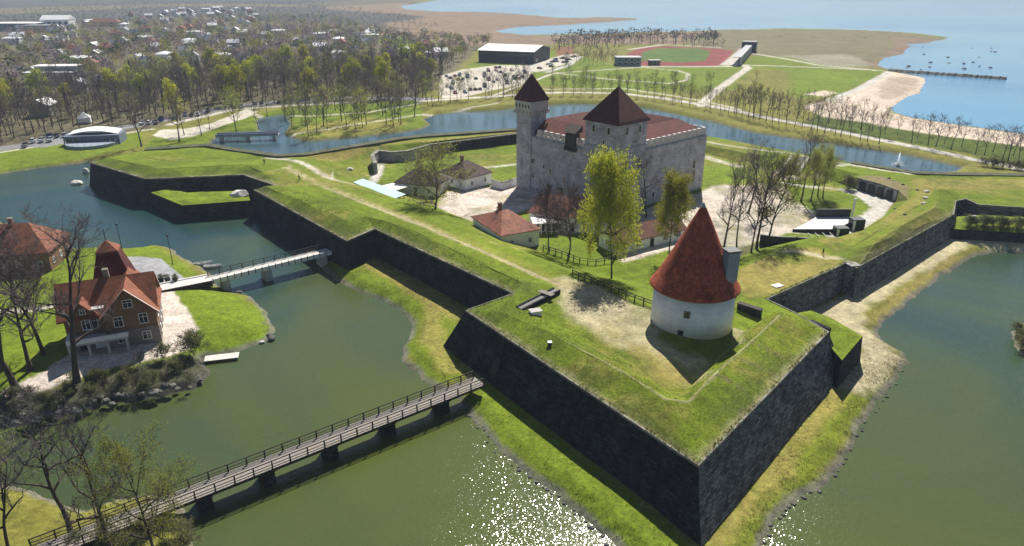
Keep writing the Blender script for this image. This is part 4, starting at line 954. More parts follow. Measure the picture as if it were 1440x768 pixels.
# ------------------------------------------------------------------ villa on the island
IZ = 3.0
fa, fb = P(98, 500, IZ), P(228, 478, IZ); d_ = fb - fa; va = math.atan2(d_.y, d_.x); n_ = Vector((-d_.y, d_.x, 0)).normalized()
vl = tag(empty('villa', fa, va), 'brown boarded villa with orange tile roof, gables and maroon mansard tower beside white bridge', 'house')
VL = d_.length
def vbox(name, m, *bx, parent=vl): 
    mb = MB()
    for b in bx: mb.box(*b)
    return mb.build(name, m, parent)
M['villa_plinth'] = stone_mat('villa_plinth', (.30, .25, .23), (.22, .19, .18), (.2, .18, .17), .7, .3, .25, .4)
gw = 8.0; gx = VL - gw / 2                          # gabled front bay on the right
vbox('plinth', 'villa_plinth', ((VL / 2, 5.6, -.6), (VL, 9.0, 3.5)), ((gx, 3.4, -.6), (gw, 6.8, 3.52)))
vw = vbox('wall', 'brown_board', ((VL / 2, 5.7, 2.9), (VL - .2, 8.8, 3.3)), ((gx, 3.5, 2.9), (gw - .2, 6.8, 3.32)))
def groof(cx, cy, L, W, z, h, rz, over=.6, m='roof_orange', nm='roof'):
    s = h / (W / 2); t = .22; x, y = L / 2 + over, W / 2 + over; z0 = z - over * s
    v = [(-x, -y, z0), (x, -y, z0), (x, 0, z + h), (-x, 0, z + h), (x, y, z0), (-x, y, z0)]; v += [(a, b, c_ + t) for a, b, c_ in v]
    ca, sa = math.cos(rz), math.sin(rz); v = [(cx + a * ca - b * sa, cy + a * sa + b * ca, c_) for a, b, c_ in v]
    return MB().add(v, [(0, 3, 2, 1), (3, 5, 4, 2), (6, 7, 8, 9), (9, 8, 10, 11), (0, 1, 7, 6), (1, 2, 8, 7), (2, 4, 10, 8), (4, 5, 11, 10), (5, 3, 9, 11), (3, 0, 6, 9)]).build(nm, m, vl)
r1 = groof(VL / 2 - .2, 5.7, VL, 8.8, 6.2, 4.4, 0)
r2 = groof(gx, 4.6, 9.6, gw - .2, 6.2, 4.2, R(90), .7)
r3 = groof(3.2, 3.2, 5.0, 3.6, 6.4, 2.2, R(90), .4)
MB().add([(VL - gw + .1, .12, 6.2), (VL - .1, .12, 6.2), (gx, .12, 10.35), (VL - gw + .1, .4, 6.2), (VL - .1, .4, 6.2), (gx, .4, 10.35)], [(0, 1, 2), (3, 5, 4), (0, 2, 5, 3), (1, 4, 5, 2), (0, 3, 4, 1)]).build('gable', 'brown_board', vl)
MB().add([(1.5, .9, 6.4), (4.9, .9, 6.4), (3.2, .9, 8.5), (1.5, 1.2, 6.4), (4.9, 1.2, 6.4), (3.2, 1.2, 8.5)], [(0, 1, 2), (3, 5, 4), (0, 2, 5, 3), (1, 4, 5, 2), (0, 3, 4, 1)]).build('gable', 'brown_board', vl)
for sx in (0, VL - .2):
    MB().add([(sx, 1.3, 6.2), (sx, 10.1, 6.2), (sx, 5.7, 10.55), (sx + .2, 1.3, 6.2), (sx + .2, 10.1, 6.2), (sx + .2, 5.7, 10.55)], [(0, 2, 1), (3, 4, 5), (0, 3, 5, 2), (1, 2, 5, 4), (0, 1, 4, 3)]).build('gable', 'brown_board', vl)
for s in (-1, 1): MB().bar((gx + s * 4.6, -.65, 5.6), (gx, -.65, 10.5), .13, 4).build('bargeboard', 'white_paint', vl)
for x in (gx - 1.9, gx + 1.9): add_window(vl, x, .08, 3.7, 1.4, 1.9, 'y-'); add_window(vl, x, -.0, .7, 1.4, 1.5, 'y-')
add_window(vl, gx, .12, 6.9, 1.5, 1.5, 'y-'); add_window(vl, VL - gw - 2.0, 1.3, 3.5, 1.9, 2.4, 'y-'); add_window(vl, 3.2, 1.3, 3.6, 1.3, 1.8, 'y-'); add_window(vl, 3.2, .9, 6.6, .9, 1.0, 'y-')
for y in (2.4, 5.4, 8.2): add_window(vl, VL - .1, y, 3.7, 1.2, 1.8, 'x+'); add_window(vl, VL, y, .7, 1.2, 1.4, 'x+')
# terrace with white parapet, columns and dark openings
tr = vbox('terrace', 'concrete', ((4.9, -.4, 2.35), (9.0, 3.4, .35)))
vbox('parapet', 'white_paint', ((4.9, -2.0, 2.7), (9.0, .3, .75)), ((.5, -.4, 2.7), (.3, 3.0, .74)), parent=tr)
for x in (.6, 3.4, 6.2, 9.0): vbox('column', 'concrete', ((x, -1.8, -.4), (.4, .4, 2.75)), parent=tr)
vbox('door', 'dark_timber', ((7.4, 1.06, 0), (1.3, .12, 2.2))); vbox('door', 'black_metal', ((2.3, 1.06, 0), (1.5, .12, 2.2)))
vbox('porch_wall', 'white_paint', ((4.8, 1.0, 0), (1.8, .2, 2.1)))
ch = vbox('chimney', 'coping', ((VL * .5, 6.2, 9.0), (.9, .9, 3.2)), parent=r1)
vbox('flat_hood', 'concrete', ((VL - gw - .6, 1.0, 7.2), (1.8, 1.2, .25)))
# mansard tower behind
twx, twy = VL * .52, 13.0
tw = vbox('tower', 'brown_board', ((twx, twy - 1.0, -.5), (6.0, 6.0, 7.4)))
MB().lathe((twx, twy - 1.0, 0), [(5.0, 6.8), (4.1, 9.4), (2.4, 13.6), (2.2, 13.7)], 4, True, math.pi / 4).build('mansard_roof', 'roof_maroon', tw)
MB().lathe((twx, twy - 1.0, 0), [(2.6, 13.6), (2.5, 13.8), (.1, 15.4)], 4, True, math.pi / 4).build('cap_roof', 'roof_orange', tw)
MB().bar((twx, twy - 1.0, 15.2), (twx, twy - 1.0, 17.6), .07, 5).build('finial', 'black_metal', tw)
vbox('back_wing', 'brown_board', ((VL * .72, 12.0, -.5), (6.0, 5.0, 6.2))); groof(VL * .72, 12.0, 6.0, 5.0, 5.7, 2.6, R(90), .4, 'roof_orange')
house('island_house', 'orange hipped roof house among bare trees behind the villa', P(18, 372, IZ), 20, 12, R(12), 4.2, 5.0, .8, 'roof_orange', 'brown_board', wins=(5, 3), chim=((2, 0),))

# ================================================================== BRIDGES
def bridge(name, label, a, b, width, zdeck, piers, rail_sides, deck_m, rail_m, post_step, rail_h, pier_m, beam=.45, white_side=False, pier_w=1.6):
    d = b - a; L = d.length; rz = math.atan2(d.y, d.x); root = tag(empty(name, (a.x, a.y, zdeck), rz), label, 'bridge')
    dk = MB(); rs = random.Random(5); x = 0
    while x < L:                                   # planks laid across
        dk.box((x + .11, 0, -.08 + rs.uniform(0, .015)), (.2, width + rs.uniform(-.06, .06), .08)); x += .225
    dk_o = dk.build('deck', deck_m, root)
    for s in (-1, 1): MB().box((L / 2, s * (width / 2 - .25), -.08 - beam), (L, .28, beam)).build('beam', 'dark_timber', root)
    for s in rail_sides:
        y = s * (width / 2 - .06); n = int(L / post_step)
        for k in range(n + 1):
            if k == 0: pm = MB().box((0, y, -.3), (.16, .16, rail_h + .3)).build('post', rail_m, root).data
        for k in range(1, n + 1):
            o = bpy.data.objects.new('post', pm); COL.objects.link(o); o.parent = root; o.location = (k * L / n, 0, 0)
        for h, t in ((rail_h, .12), (rail_h * .55, .08), (rail_h * .2, .08)):
            MB().box((L / 2, y, h - t / 2), (L + .2, .1, t)).build('rail', rail_m, root)
    if white_side: MB().box((L / 2, -width / 2 - .12, -.55), (L, .12, .95)).build('side_panel', 'white_paint', root)
    for t in piers:
        p = MB(); p.box((t * L, 0, -zdeck - 1.0), (pier_w, width * .95, zdeck + .5), 0, .92); po = p.build('pier', pier_m, root)
        MB().box((t * L, 0, -.55 - .02), (pier_w * 1.1, width * 1.02, .25)).build('pier_cap', 'dark_timber', po)
    return root
a, b = P(46, 781, 2.6), P(673, 536, 2.6); La = (b - a).length
pt = []
for (u, v) in ((285, 690), (372, 653), (460, 617), (540, 584), (618, 556)):
    q_ = P(u, v, 2.6); pt.append(max(.02, min(.98, (q_ - a).dot(b - a) / La ** 2)))
bridge('wooden_bridge', 'long wooden footbridge with dark railings crossing the green moat to the pointed bastion', a, b, 2.9, 2.6, pt, (-1, 1), 'grey_timber', 'dark_timber', 2.3, 1.15, 'rampart_stone')
a, b = P(296, 392, 3.2), P(462, 352, 3.2); La = (b - a).length
bridge('white_bridge', 'white sided bridge with dark railing between the villa island and the curtain wall', a, b, 3.2, 3.2, (.10, .44, .93), (1,), 'pale_deck', 'black_metal', 2.3, 1.2, 'concrete', .5, True)
wb = bpy.data.objects['white_bridge']
for k in range(19):                                # dark stanchions over the white side
    MB().box((k * La / 18, -1.78, -.6), (.14, .12, 1.25)).build('stanchion', 'black_metal', wb)
a2 = P(214, 408, 3.1); dd = (P(296, 392, 3.1) - a2)
ap = tag(empty('bridge_ramp', a2, math.atan2(dd.y, dd.x)), 'pale paved ramp with low kerb leading from villa yard to the white bridge', 'ramp')
MB().box((dd.length / 2, 0, -.5), (dd.length, 4.0, .6)).build('paving', 'pale_deck', ap); MB().box((dd.length / 2, -2.15, -.9), (dd.length, .3, 1.25)).build('kerb_wall', 'dark_timber', ap); MB().box((dd.length / 2, 2.15, -.6), (dd.length, .3, .9)).build('kerb_wall', 'white_paint', ap)
a, b = P(304, 190, 2.6), P(392, 187, 2.6)
fb_ = tag(empty('park_bridge', (a.x, a.y, 2.0), math.atan2((b - a).y, (b - a).x)), 'low grey concrete footbridge in the park behind the left bastion', 'bridge'); Lp = (b - a).length
MB().box((Lp / 2, 0, -.1), (Lp, 4, .5)).build('deck', 'concrete', fb_)
for s in (-1, 1): MB().box((Lp / 2, s * 1.95, .4), (Lp, .25, .7)).build('parapet', 'slate_clad', fb_)
for t in (.08, .5, .92): MB().box((Lp * t, 0, -3), (1.2, 3.6, 2.9)).build('pier', 'concrete', fb_)

# ================================================================== STAGE, RAMP, FENCES
st = P(1160, 320, Zc)
sa_, sb_ = P(1116, 332, Zc), P(1176, 331, Zc); ang = math.atan2((sb_ - sa_).y, (sb_ - sa_).x)
stage = tag(empty('open_air_stage', sa_, ang), 'open-air stage with white floor and black screen walls beside right rampart', 'stage'); SLn = (sb_ - sa_).length
fl = PP([(1116, 322), (1174, 322), (1196, 312), (1194, 305), (1148, 305), (1135, 313)], Zc + 1.3); inv = Matrix.Rotation(-ang, 4, 'Z')
poly = [inv @ (p - sa_) for p in fl]
mb = MB(); mb.prism([(p.x, p.y) for p in poly], .95, 1.3); mb.build('floor', 'off_white_roof', stage)
mb = MB(); n = len(poly)
def wall_between(nm, p, q_, z0, z1, m, t=.3, lean=0):
    d = q_ - p; c = (p + q_) / 2; MB().box((c.x, c.y, z0), (d.length + t, t, z1 - z0), math.atan2(d.y, d.x)).build(nm, m, stage)
for i, (h0, h1) in zip(range(6), ((-.2, 1.25), (-.2, 1.25), (-.2, 1.25), (1.3, 3.0), (-.2, 1.25), (-.2, 1.25))):
    wall_between('screen_wall', poly[i], poly[(i + 1) % 6], h0, h1, 'black_metal')
wall_between('back_screen', poly[3], poly[4], 1.3, 3.4, 'black_metal', .35)
for k in range(4):
    x = SLn * (.30 + .17 * k); MB().bar((x, -.4, .9), (x + 1.0, -3.0, -.1), .09, 4).build('strut', 'white_paint', stage)
for (u, v, hh) in ((1181, 331, 2.4), (1203, 322, 3.0)):
    p = inv @ (P(u, v, Zc) - sa_); c_ = MB().box((p.x, p.y, -.2), (3.0, 2.6, hh)).build('wing_box', 'black_metal', stage); MB().box((p.x - 1.3, p.y - 1.35, 0), (.6, .12, hh - .4)).build('white_panel', 'white_paint', c_)
p = inv @ (P(1198, 306, Zc) - sa_); MB().box((p.x, p.y, 0), (.5, .4, 5.2)).build('pylon', 'white_paint', stage)
# dark lean-to wall in front of the tree group
thin_wall('dark_hoarding', 'long black timber hoarding standing below the trees beside the stage', [(1068, 345), (1088, 348), (1118, 349), (1142, 351)], Zc, 2.6, 'black_metal', .35, 'black_metal')
# sunken ramp with stone kerbs up to the far rampart
rq = [P(1097, 243, 3.15), P(1122, 246, 3.15), P(1137, 222, 6.0), P(1113, 220, 6.0)]
rp_ = tag(empty('stone_ramp', rq[0]), 'dark cobbled ramp with pale stone kerbs climbing the far rampart', 'ramp')
lift = Vector((0, 0, .12)); MB().add([p - rq[0] + lift for p in rq] + [p - rq[0] - Vector((0, 0, .6)) for p in rq], [(0, 1, 2, 3), (7, 6, 5, 4), (0, 4, 5, 1), (1, 5, 6, 2), (2, 6, 7, 3), (3, 7, 4, 0)]).build('cobbles', mat('dark_cobble', (.09, .08, .085), .4, 1.5, .9, .6), rp_)
for i, j in ((0, 3), (1, 2)): MB().bar(rq[i] - rq[0] + Vector((0, 0, .1)), rq[j] - rq[0] + Vector((0, 0, .1)), .45, 4).build('kerb', 'concrete', rp_)

def fence(name, label, pts, z, step, h, m='dark_timber', rails=(.95, .5)):
    w_ = PP(pts, z); root = tag(empty(name, w_[0]), label, 'fence'); pm = None
    for a, b in zip(w_[:-1], w_[1:]):
        d = b - a; n = max(1, int(d.length / step))
        for k in range(n):
            p = a + d * k / n - w_[0]
            if pm is None: o = MB().box((0, 0, -.2), (.2, .2, h + .2)).build('post', m, root); pm = o.data
            else: o = bpy.data.objects.new('post', pm); COL.objects.link(o); o.parent = root
            o.location = (p.x, p.y, fort_z(p.x + w_[0].x, p.y + w_[0].y) - w_[0].z if z != 3.1 else 0)
        for r_ in rails: MB().bar(a - w_[0] + Vector((0, 0, h * r_)), b - w_[0] + Vector((0, 0, h * r_)), .085, 4).build('rail', m, root)
    return root
fence('timber_fence', 'dark post and rail fence along the inner edge of the pointed bastion', [(805, 387), (840, 402), (880, 418), (918, 432)], 8.1, 1.6, 1.15)
fence('paddock_fence', 'dark post fence round the small courtyard lawn under the bare trees', [(764, 352), (790, 360), (815, 370), (838, 372), (862, 368), (868, 358)], 3.1, 1.7, 1.3)
# ================================================================== TREES
def leaf_mat(name, c1, c2, trans=.25):
    m, nt, b = new_mat(name); N = nt.nodes.new; L = nt.links.new
    oi = N('ShaderNodeObjectInfo'); geo = N('ShaderNodeNewGeometry'); nz = N('ShaderNodeTexNoise'); nz.inputs['Scale'].default_value = .55; nz.inputs['Detail'].default_value = 3
    L(geo.outputs['Position'], nz.inputs['Vector'])
    mx = N('ShaderNodeMixRGB'); mx.inputs[1].default_value = (*c1, 1); mx.inputs[2].default_value = (*c2, 1); L(nz.outputs['Fac'], mx.inputs[0])
    hs = N('ShaderNodeHueSaturation'); mr = N('ShaderNodeMapRange'); mr.inputs['To Min'].default_value = .7; mr.inputs['To Max'].default_value = 1.3; L(oi.outputs['Random'], mr.inputs['Value'])
    mh = N('ShaderNodeMapRange'); mh.inputs['To Min'].default_value = .492; mh.inputs['To Max'].default_value = .522; 
    ml = N('ShaderNodeMath'); ml.operation = 'FRACT'; mm = N('ShaderNodeMath'); mm.operation = 'MULTIPLY'; mm.inputs[1].default_value = 7.3; L(oi.outputs['Random'], mm.inputs[0]); L(mm.outputs[0], ml.inputs[0]); L(ml.outputs[0], mh.inputs['Value'])
    L(mr.outputs[0], hs.inputs['Value']); L(mh.outputs[0], hs.inputs['Hue']); L(mx.outputs[0], hs.inputs['Color']); L(hs.outputs[0], b.inputs['Base Color'])
    b.inputs['Roughness'].default_value = .8; b.inputs['Specular IOR Level'].default_value = .15
    if trans:
        tr = N('ShaderNodeBsdfTranslucent'); ms = N('ShaderNodeMixShader'); ms.inputs[0].default_value = trans
        L(hs.outputs[0], tr.inputs[0]); L(b.outputs[0], ms.inputs[1]); L(tr.outputs[0], ms.inputs[2]); L(ms.outputs[0], nt.nodes['Material Output'].inputs[0])
    return m
M['twig'] = leaf_mat('bare_twigs', (.20, .155, .16), (.30, .245, .25), .4)
M['twig_grey'] = leaf_mat('grey_twigs', (.19, .17, .17), (.29, .265, .265), .4)
M['bud'] = leaf_mat('budding_leaves', (.27, .29, .06), (.38, .39, .08), .5)
M['maple'] = leaf_mat('spring_yellow_leaves', (.33, .345, .03), (.46, .45, .05), .45)
M['olive_leaf'] = leaf_mat('olive_leaves', (.155, .16, .07), (.215, .215, .09), .45)
M['gold_leaf'] = leaf_mat('golden_leaves', (.25, .21, .03), (.33, .27, .045), .3)
M['conifer'] = leaf_mat('conifer_needles', (.018, .032, .014), (.035, .055, .022), .0)
M['shrub'] = leaf_mat('shrub_twigs', (.05, .042, .034), (.09, .075, .055), .1)

def grow_tree(seed, H, spread, limbs=9, kids=(5, 5, 4), clear=.28, up=.35, r0=None, crook=.10, trunks=1, ball=False):
    rs = np.random.default_rng(seed); segs = []; tips = []
    r0 = r0 or H * .017
    def br(p, d, L, r, lvl):
        n = (4, 3, 2, 2)[min(lvl - 1, 3)]; pts = [p]; rr = [r]
        for i in range(n):
            d = d + rs.normal(0, .16 + crook, 3); d[2] += up * .22; d = d / np.linalg.norm(d)
            p = p + d * L / n; pts.append(p); rr.append(r * (1 - (i + 1) / n * .75))
        for i in range(n): segs.append((pts[i], pts[i + 1], rr[i], rr[i + 1], lvl))
        if lvl > len(kids): tips.append(p); return
        k = kids[lvl - 1]
        for j in range(k):
            t = rs.uniform(.3, 1.0) if j < k - 1 else 1.0; f = t * n; i = min(int(f), n - 1); q = pts[i] + (pts[i + 1] - pts[i]) * (f - i)
            nd = d + rs.normal(0, .62, 3); nd[2] += up * .35; nd = nd / np.linalg.norm(nd)
            br(q, nd, L * rs.uniform(.42, .62), max(r * .48 * (1.2 - t * .5), .018), lvl + 1)
    for tk in range(trunks):
        off = np.array([0., 0, 0]) if trunks == 1 else np.array([*rs.normal(0, .25, 2), 0]); lean = rs.normal(0, .05 if trunks == 1 else .16, 3); lean[2] = 1
        p = off; n = 9; hs = H * (.86 if trunks == 1 else rs.uniform(.7, .88)); tp = [p]; tr = [r0 * 1.25]
        for i in range(n):
            lean = lean + np.append(rs.normal(0, crook * .6, 2), 0); p = p + lean / np.linalg.norm(lean) * hs / n; tp.append(p); tr.append(r0 * (1 - .9 * (i + 1) / n))
        for i in range(n): segs.append((tp[i], tp[i + 1], tr[i], tr[i + 1], 0))
        for j in range(limbs):
            t = clear + (1 - clear) * (j + rs.uniform(0, .8)) / limbs; f = t * n; i = min(int(f), n - 1); q = tp[i] + (tp[i + 1] - tp[i]) * (f - i)
            a = j * 2.4 + rs.uniform(-.5, .5); s = (t - clear) / (1 - clear)
            shape = math.sin(math.pi * min(1, .22 + s * .72)); el = .35 + .75 * s + rs.uniform(-.12, .12)
            if ball: shape = math.sin(math.pi * min(1, .30 + s * .55)) * 1.1; el = .3 + .85 * s ** 1.2 + rs.uniform(-.15, .15)
            d = np.array([math.cos(a) * math.cos(el), math.sin(a) * math.cos(el), math.sin(el)])
            br(q, d, spread * (.55 + .55 * shape), r0 * (.62 - .36 * s), 1)
    return segs, tips
def prisms(segs, k, rmin):
    if not segs: return np.zeros((0, 3)), np.zeros((0, 4), int)
    a = np.array([s[0] for s in segs]); b = np.array([s[1] for s in segs]); r0 = np.maximum([s[2] for s in segs], rmin); r1 = np.maximum([s[3] for s in segs], rmin * .6)
    d = b - a; d /= np.linalg.norm(d, axis=1)[:, None] + 1e-9; ref = np.where(np.abs(d[:, 2:3]) > .9, [[1., 0, 0]], [[0, 0, 1.]])
    x = np.cross(ref, d); x /= np.linalg.norm(x, axis=1)[:, None]; y = np.cross(d, x); V = []
    for p, r in ((a, r0), (b, r1)):
        for i in range(k):
            t = 2 * math.pi * i / k; V.append(p + (x * math.cos(t) + y * math.sin(t)) * np.asarray(r)[:, None])
    n = len(segs); V = np.stack(V, 1).reshape(-1, 3); base = np.arange(n)[:, None] * 2 * k
    F = np.concatenate([base + np.array([[i, (i + 1) % k, k + (i + 1) % k, k + i]]) for i in range(k)])
    return V, F
def leaves(tips, per, jit, size, seed):
    rs = np.random.default_rng(seed); t = np.repeat(np.array(tips), per, 0); t = t + rs.normal(0, jit, t.shape); n = len(t)
    a = rs.normal(0, 1, (n, 3)); a /= np.linalg.norm(a, axis=1)[:, None]; b = np.cross(a, rs.normal(0, 1, (n, 3))); b /= np.linalg.norm(b, axis=1)[:, None]
    s = size * rs.uniform(.6, 1.4, (n, 1)); V = np.stack([t - a * s, t + b * s * .55, t + a * s, t - b * s * .55], 1).reshape(-1, 3)
    return V, np.arange(n * 4).reshape(-1, 4)
def tree_meshes(seed, H, spread, leaf=None, per=0, jit=.5, lsize=.25, rmin=.02, wood='twig', split=True, **kw):
    segs, tips = grow_tree(seed, H, spread, **kw)
    tk = [s for s in segs if s[4] <= 1]; cr = [s for s in segs if s[4] > 1]
    V1, F1 = prisms(tk, 6, rmin * 1.5); V2, F2_ = prisms(cr, 3, rmin)
    mats = ['bark', wood]; parts = [(V2, F2_, 1)]
    if leaf: V3, F3 = leaves(tips, per, jit, lsize, seed); parts.append((V3, F3, 2)); mats.append(leaf)
    if split:
        trunk = np_mesh('trunk', V1, F1, 'bark')
        o = 0; V, F, mi = [], [], []
        for v, f, k in parts: V.append(v); F.append(f + o); mi.append(np.full(len(f), k - 1)); o += len(v)
        me = np_mesh('crown', np.concatenate(V), np.concatenate(F), mats[1:], None, False, np.concatenate(mi)); me['h'] = float(np.percentile(np.concatenate(V)[:, 2], 99.5)); return trunk, me
    o = 0; V, F, mi = [], [], []
    for v, f, k in [(V1, F1, 0)] + parts: V.append(v); F.append(f + o); mi.append(np.full(len(f), k)); o += len(v)
    me = np_mesh('tree', np.concatenate(V), np.concatenate(F), mats, None, False, np.concatenate(mi)); me['h'] = float(np.percentile(np.concatenate(V)[:, 2], 99.5)); return me
def put_tree(name, label, meshes, Hm, base, H, rz, group=None, cat='tree', wid=1.0):
    Hm = meshes[1]['h'] if isinstance(meshes, tuple) else meshes['h']; s = H / Hm
    if isinstance(meshes, tuple):
        root = empty(name, base, rz); root.scale = (s * wid, s * wid, s)
        for nm, me in zip(('trunk', 'crown'), meshes): o = bpy.data.objects.new(nm, me); COL.objects.link(o); o.parent = root
    else:
        root = bpy.data.objects.new(name, meshes); COL.objects.link(root); root.location = base; root.rotation_euler.z = rz; root.scale = (s * wid, s * wid, s)
    return tag(root, label, cat, group)
# detailed trees near the camera
TB = [tree_meshes(11, 20, 6.0, rmin=.016, limbs=11, kids=(6, 6, 5), clear=.3), tree_meshes(12, 20, 5.0, rmin=.016, limbs=10, kids=(6, 6, 5), clear=.34, crook=.14, wood='twig_grey'), tree_meshes(13, 20, 4.2, rmin=.016, limbs=10, kids=(6, 5, 5), clear=.25, up=.6)]
TG = [tree_meshes(21, 18, 5.6, 'bud', 6, .5, .13, .02, limbs=11, kids=(6, 5, 5), clear=.25), tree_meshes(22, 18, 4.6, 'bud', 6, .5, .15, .02, limbs=10, kids=(6, 5, 4), clear=.3, up=.55)]
TL = [tree_meshes(31, 20, 5.6, 'maple', 13, .65, .24, .025, limbs=20, kids=(6, 5, 3), clear=.52, up=.15, ball=True), tree_meshes(32, 18, 4.8, 'maple', 12, .5, .22, .02, limbs=13, kids=(6, 5, 3), clear=.45, up=.2, ball=True)]
def tree_px(label, u, v, z, vtop, kind, name, rz=0, group=None, wid=1.0):
    b = P(u, v, z); H = max(3, height_at(vtop, b) - z); b.z -= .15
    src, Hm = kind
    return put_tree(name, label, src, Hm, b, H, rz, group, wid=wid)
TD = tree_meshes(14, 16, 5.6, rmin=.036, limbs=12, kids=(7, 6, 6), clear=.26, up=.3), tree_meshes(15, 16, 6.2, 'bud', 2, .5, .16, .03, limbs=13, kids=(6, 6, 5), clear=.16, up=.25, wood='twig')
D0, D1 = (TD[0], 16), (TD[1], 16)
B0, B1, B2 = [(t, 19.2) for t in TB]; G0, G1 = [(t, 17.5) for t in TG]; Y0, Y1 = (TL[0], 19.6), (TL[1], 17.6)
near = [
 ('big rounded tree in yellow-green spring leaf in front of the castle', 860, 401, Zc, 214, Y0, 'leafy_tree', .3, .55),
 ('slimmer yellow-green tree beside the long white outbuilding', 940, 368, Zc, 240, Y1, 'leafy_tree', 1.2, .62),
 ('spreading budding tree shading the paved yard by the white shelter', 612, 302, Zc, 202, D1, 'budding_tree', 2.0, 1.25),
 ('bare purple-brown tree leaning over the paddock fence next to the mossy roof', 772, 352, Zc, 256, D0, 'bare_tree', .2, .8),
 ('bare tree with forked trunk in the middle of the paddock fence', 800, 360, Zc, 258, D0, 'bare_tree', 1.9, .9),
 ('dark bare tree behind the yellow-green tree, against the castle wall', 908, 306, Zc, 215, B2, 'bare_tree', 2.2, 1.0),
 ('bare budding tree at the left end of the group beside the black hoarding', 1016, 356, Zc, 222, B2, 'bare_tree', .4, .75),
 ('bare tree behind the round tower roof, second in the group by the hoarding', 1036, 350, Zc, 214, B1, 'bare_tree', 1.9, .6),
 ('tall bare tree in the middle of the group beside the black hoarding', 1056, 356, Zc, 206, B0, 'bare_tree', 2.9, .6),
 ('tall thin bare tree among the budding ones beside the black hoarding', 1064, 350, Zc, 204, B2, 'bare_tree', 4.6, .8),
 ('budding tree with open crown at the hoarding end of the group', 1078, 348, Zc, 212, G1, 'budding_tree', 4.0, .8),
 ('bare tree rising behind the group of budding trees near the castle corner', 1052, 300, Zc, 192, B1, 'bare_tree', 4.3, .9),
 ('bare tree with thin crown at the edge of the round lawn', 1126, 284, Zc, 180, B2, 'bare_tree', .8, .9),
 ('olive budding tree on the round lawn, one of the trunks in shade', 1140, 283, Zc, 205, G1, 'budding_tree', 1.8, .9),
 ('budding tree on the round lawn in front of the cobbled ramp', 1150, 276, Zc, 200, G0, 'budding_tree', 3.1, .8),
 ('slim budding tree on the round lawn nearest the casemate front', 1157, 279, Zc, 208, G1, 'budding_tree', 5.1, .8),
 ('tall bare tree on the bank in front of the villa terrace', 108, 536, IZ, 292, B2, 'bare_tree', .5, 1.15),
 ('bare tree with a leaning trunk beside the orange roofed house', 22, 545, IZ, 335, B1, 'bare_tree', 1.5, 1.25),
 ('bare tree standing left of the villa gable', 62, 500, IZ, 312, B0, 'bare_tree', 2.6, 1.0),
 ('thin bare tree between the two orange roofs on the island', 44, 520, IZ, 330, B2, 'bare_tree', 5.6, .9),
 ('crooked bare tree in front of the orange roofed house', 4, 520, IZ, 318, B1, 'bare_tree', 4.8, 1.0),
 ('bare tree at the island edge overhanging the orange roof', -12, 480, IZ, 300, B0, 'bare_tree', 3.9, 1.1),
 ('big bare tree with forked limbs beside the start of the wooden bridge', 100, 750, 1.1, 552, B1, 'bare_tree', .9, 1.0),
 ('bare twiggy tree growing against the wooden bridge railing', 158, 790, 1.1, 585, B2, 'bare_tree', 2.1, 1.0),
 ('budding yellow-green tree leaning over the wooden bridge', 224, 792, 1.1, 606, G0, 'budding_tree', 3.3, .75),
 ('low bare tree on the near bank left of the wooden bridge', 14, 780, 1.1, 610, B0, 'bare_tree', 5.0, .9),
 ('small yellowish budding tree on the moat edge left of the bare forked tree', -14, 705, 1.1, 600, G1, 'budding_tree', 4.4, 1.0),
 ('lone bare tree on the grass behind the left bastion parapet', 199, 206, 1.3, 120, B0, 'bare_tree', .4, .95),
 ('slender bare tree beside the pale path forking behind the left bastion', 252, 199, 1.3, 122, B2, 'bare_tree', 1.4, .9),
]
for lab, u, v, z, vt, kd, nm, rz, wid in near: tree_px(lab, u, v, z, vt, kd, nm, rz, None, wid)

# plainer trees for the park, the avenues and the town
FB = [tree_meshes(s, 14, sp_, rmin=.045, limbs=9, kids=(5, 4), clear=.28, wood=wd, split=False, up=u_) for s, sp_, wd, u_ in ((41, 4.2, 'twig', .4), (42, 4.8, 'twig_grey', .3), (43, 3.6, 'twig', .7), (44, 4.4, 'twig_grey', .45))]
FG = [tree_meshes(s, 14, sp_, lf, 4, .5, .22, .04, limbs=9, kids=(5, 4), clear=.28, split=False) for s, sp_, lf in ((51, 4.4, 'bud'), (52, 4.0, 'olive_leaf'), (53, 4.6, 'olive_leaf'))]
FY_ = [tree_meshes(61, 14, 4.2, 'maple', 14, .55, .34, .04, limbs=10, kids=(5, 3), clear=.25, split=False), tree_meshes(62, 13, 4.0, 'gold_leaf', 12, .55, .34, .04, limbs=10, kids=(5, 3), clear=.25, split=False)]
def conifer_mesh(seed):
    rs = np.random.default_rng(seed); V, F = [], []; o = 0; H = 14
    for i in range(900):
        t = rs.uniform(.04, 1) ** .8; z = H * t; r = (1 - t) * 2.7 * rs.uniform(.5, 1.05) + .1; a = rs.uniform(0, 6.283); d = np.array([math.cos(a), math.sin(a), -.25]); s = .55 * rs.uniform(.6, 1.3); c = np.array([math.cos(a) * r, math.sin(a) * r, z])
        e_ = np.array([-math.sin(a), math.cos(a), 0]); V += [c - d * s * .9, c + e_ * s * .5, c + d * s, c - e_ * s * .5]; F.append([o, o + 1, o + 2, o + 3]); o += 4
    tv, tf = prisms([(np.array([0, 0, 0.]), np.array([0, 0, 12.]), .22, .04, 0)], 6, .03)
    V = np.concatenate([np.array(V), tv]); Fq = np.concatenate([np.array(F), tf + o]); me = np_mesh('tree', V, Fq, ['conifer', 'bark'], None, False, np.concatenate([np.zeros(len(F)), np.ones(len(tf))])); me['h'] = 14.0; return me
FC = [conifer_mesh(71), conifer_mesh(72)]
rs = random.Random(17)
FORTXY = [(p.x, p.y) for p in FORT]
count = {}
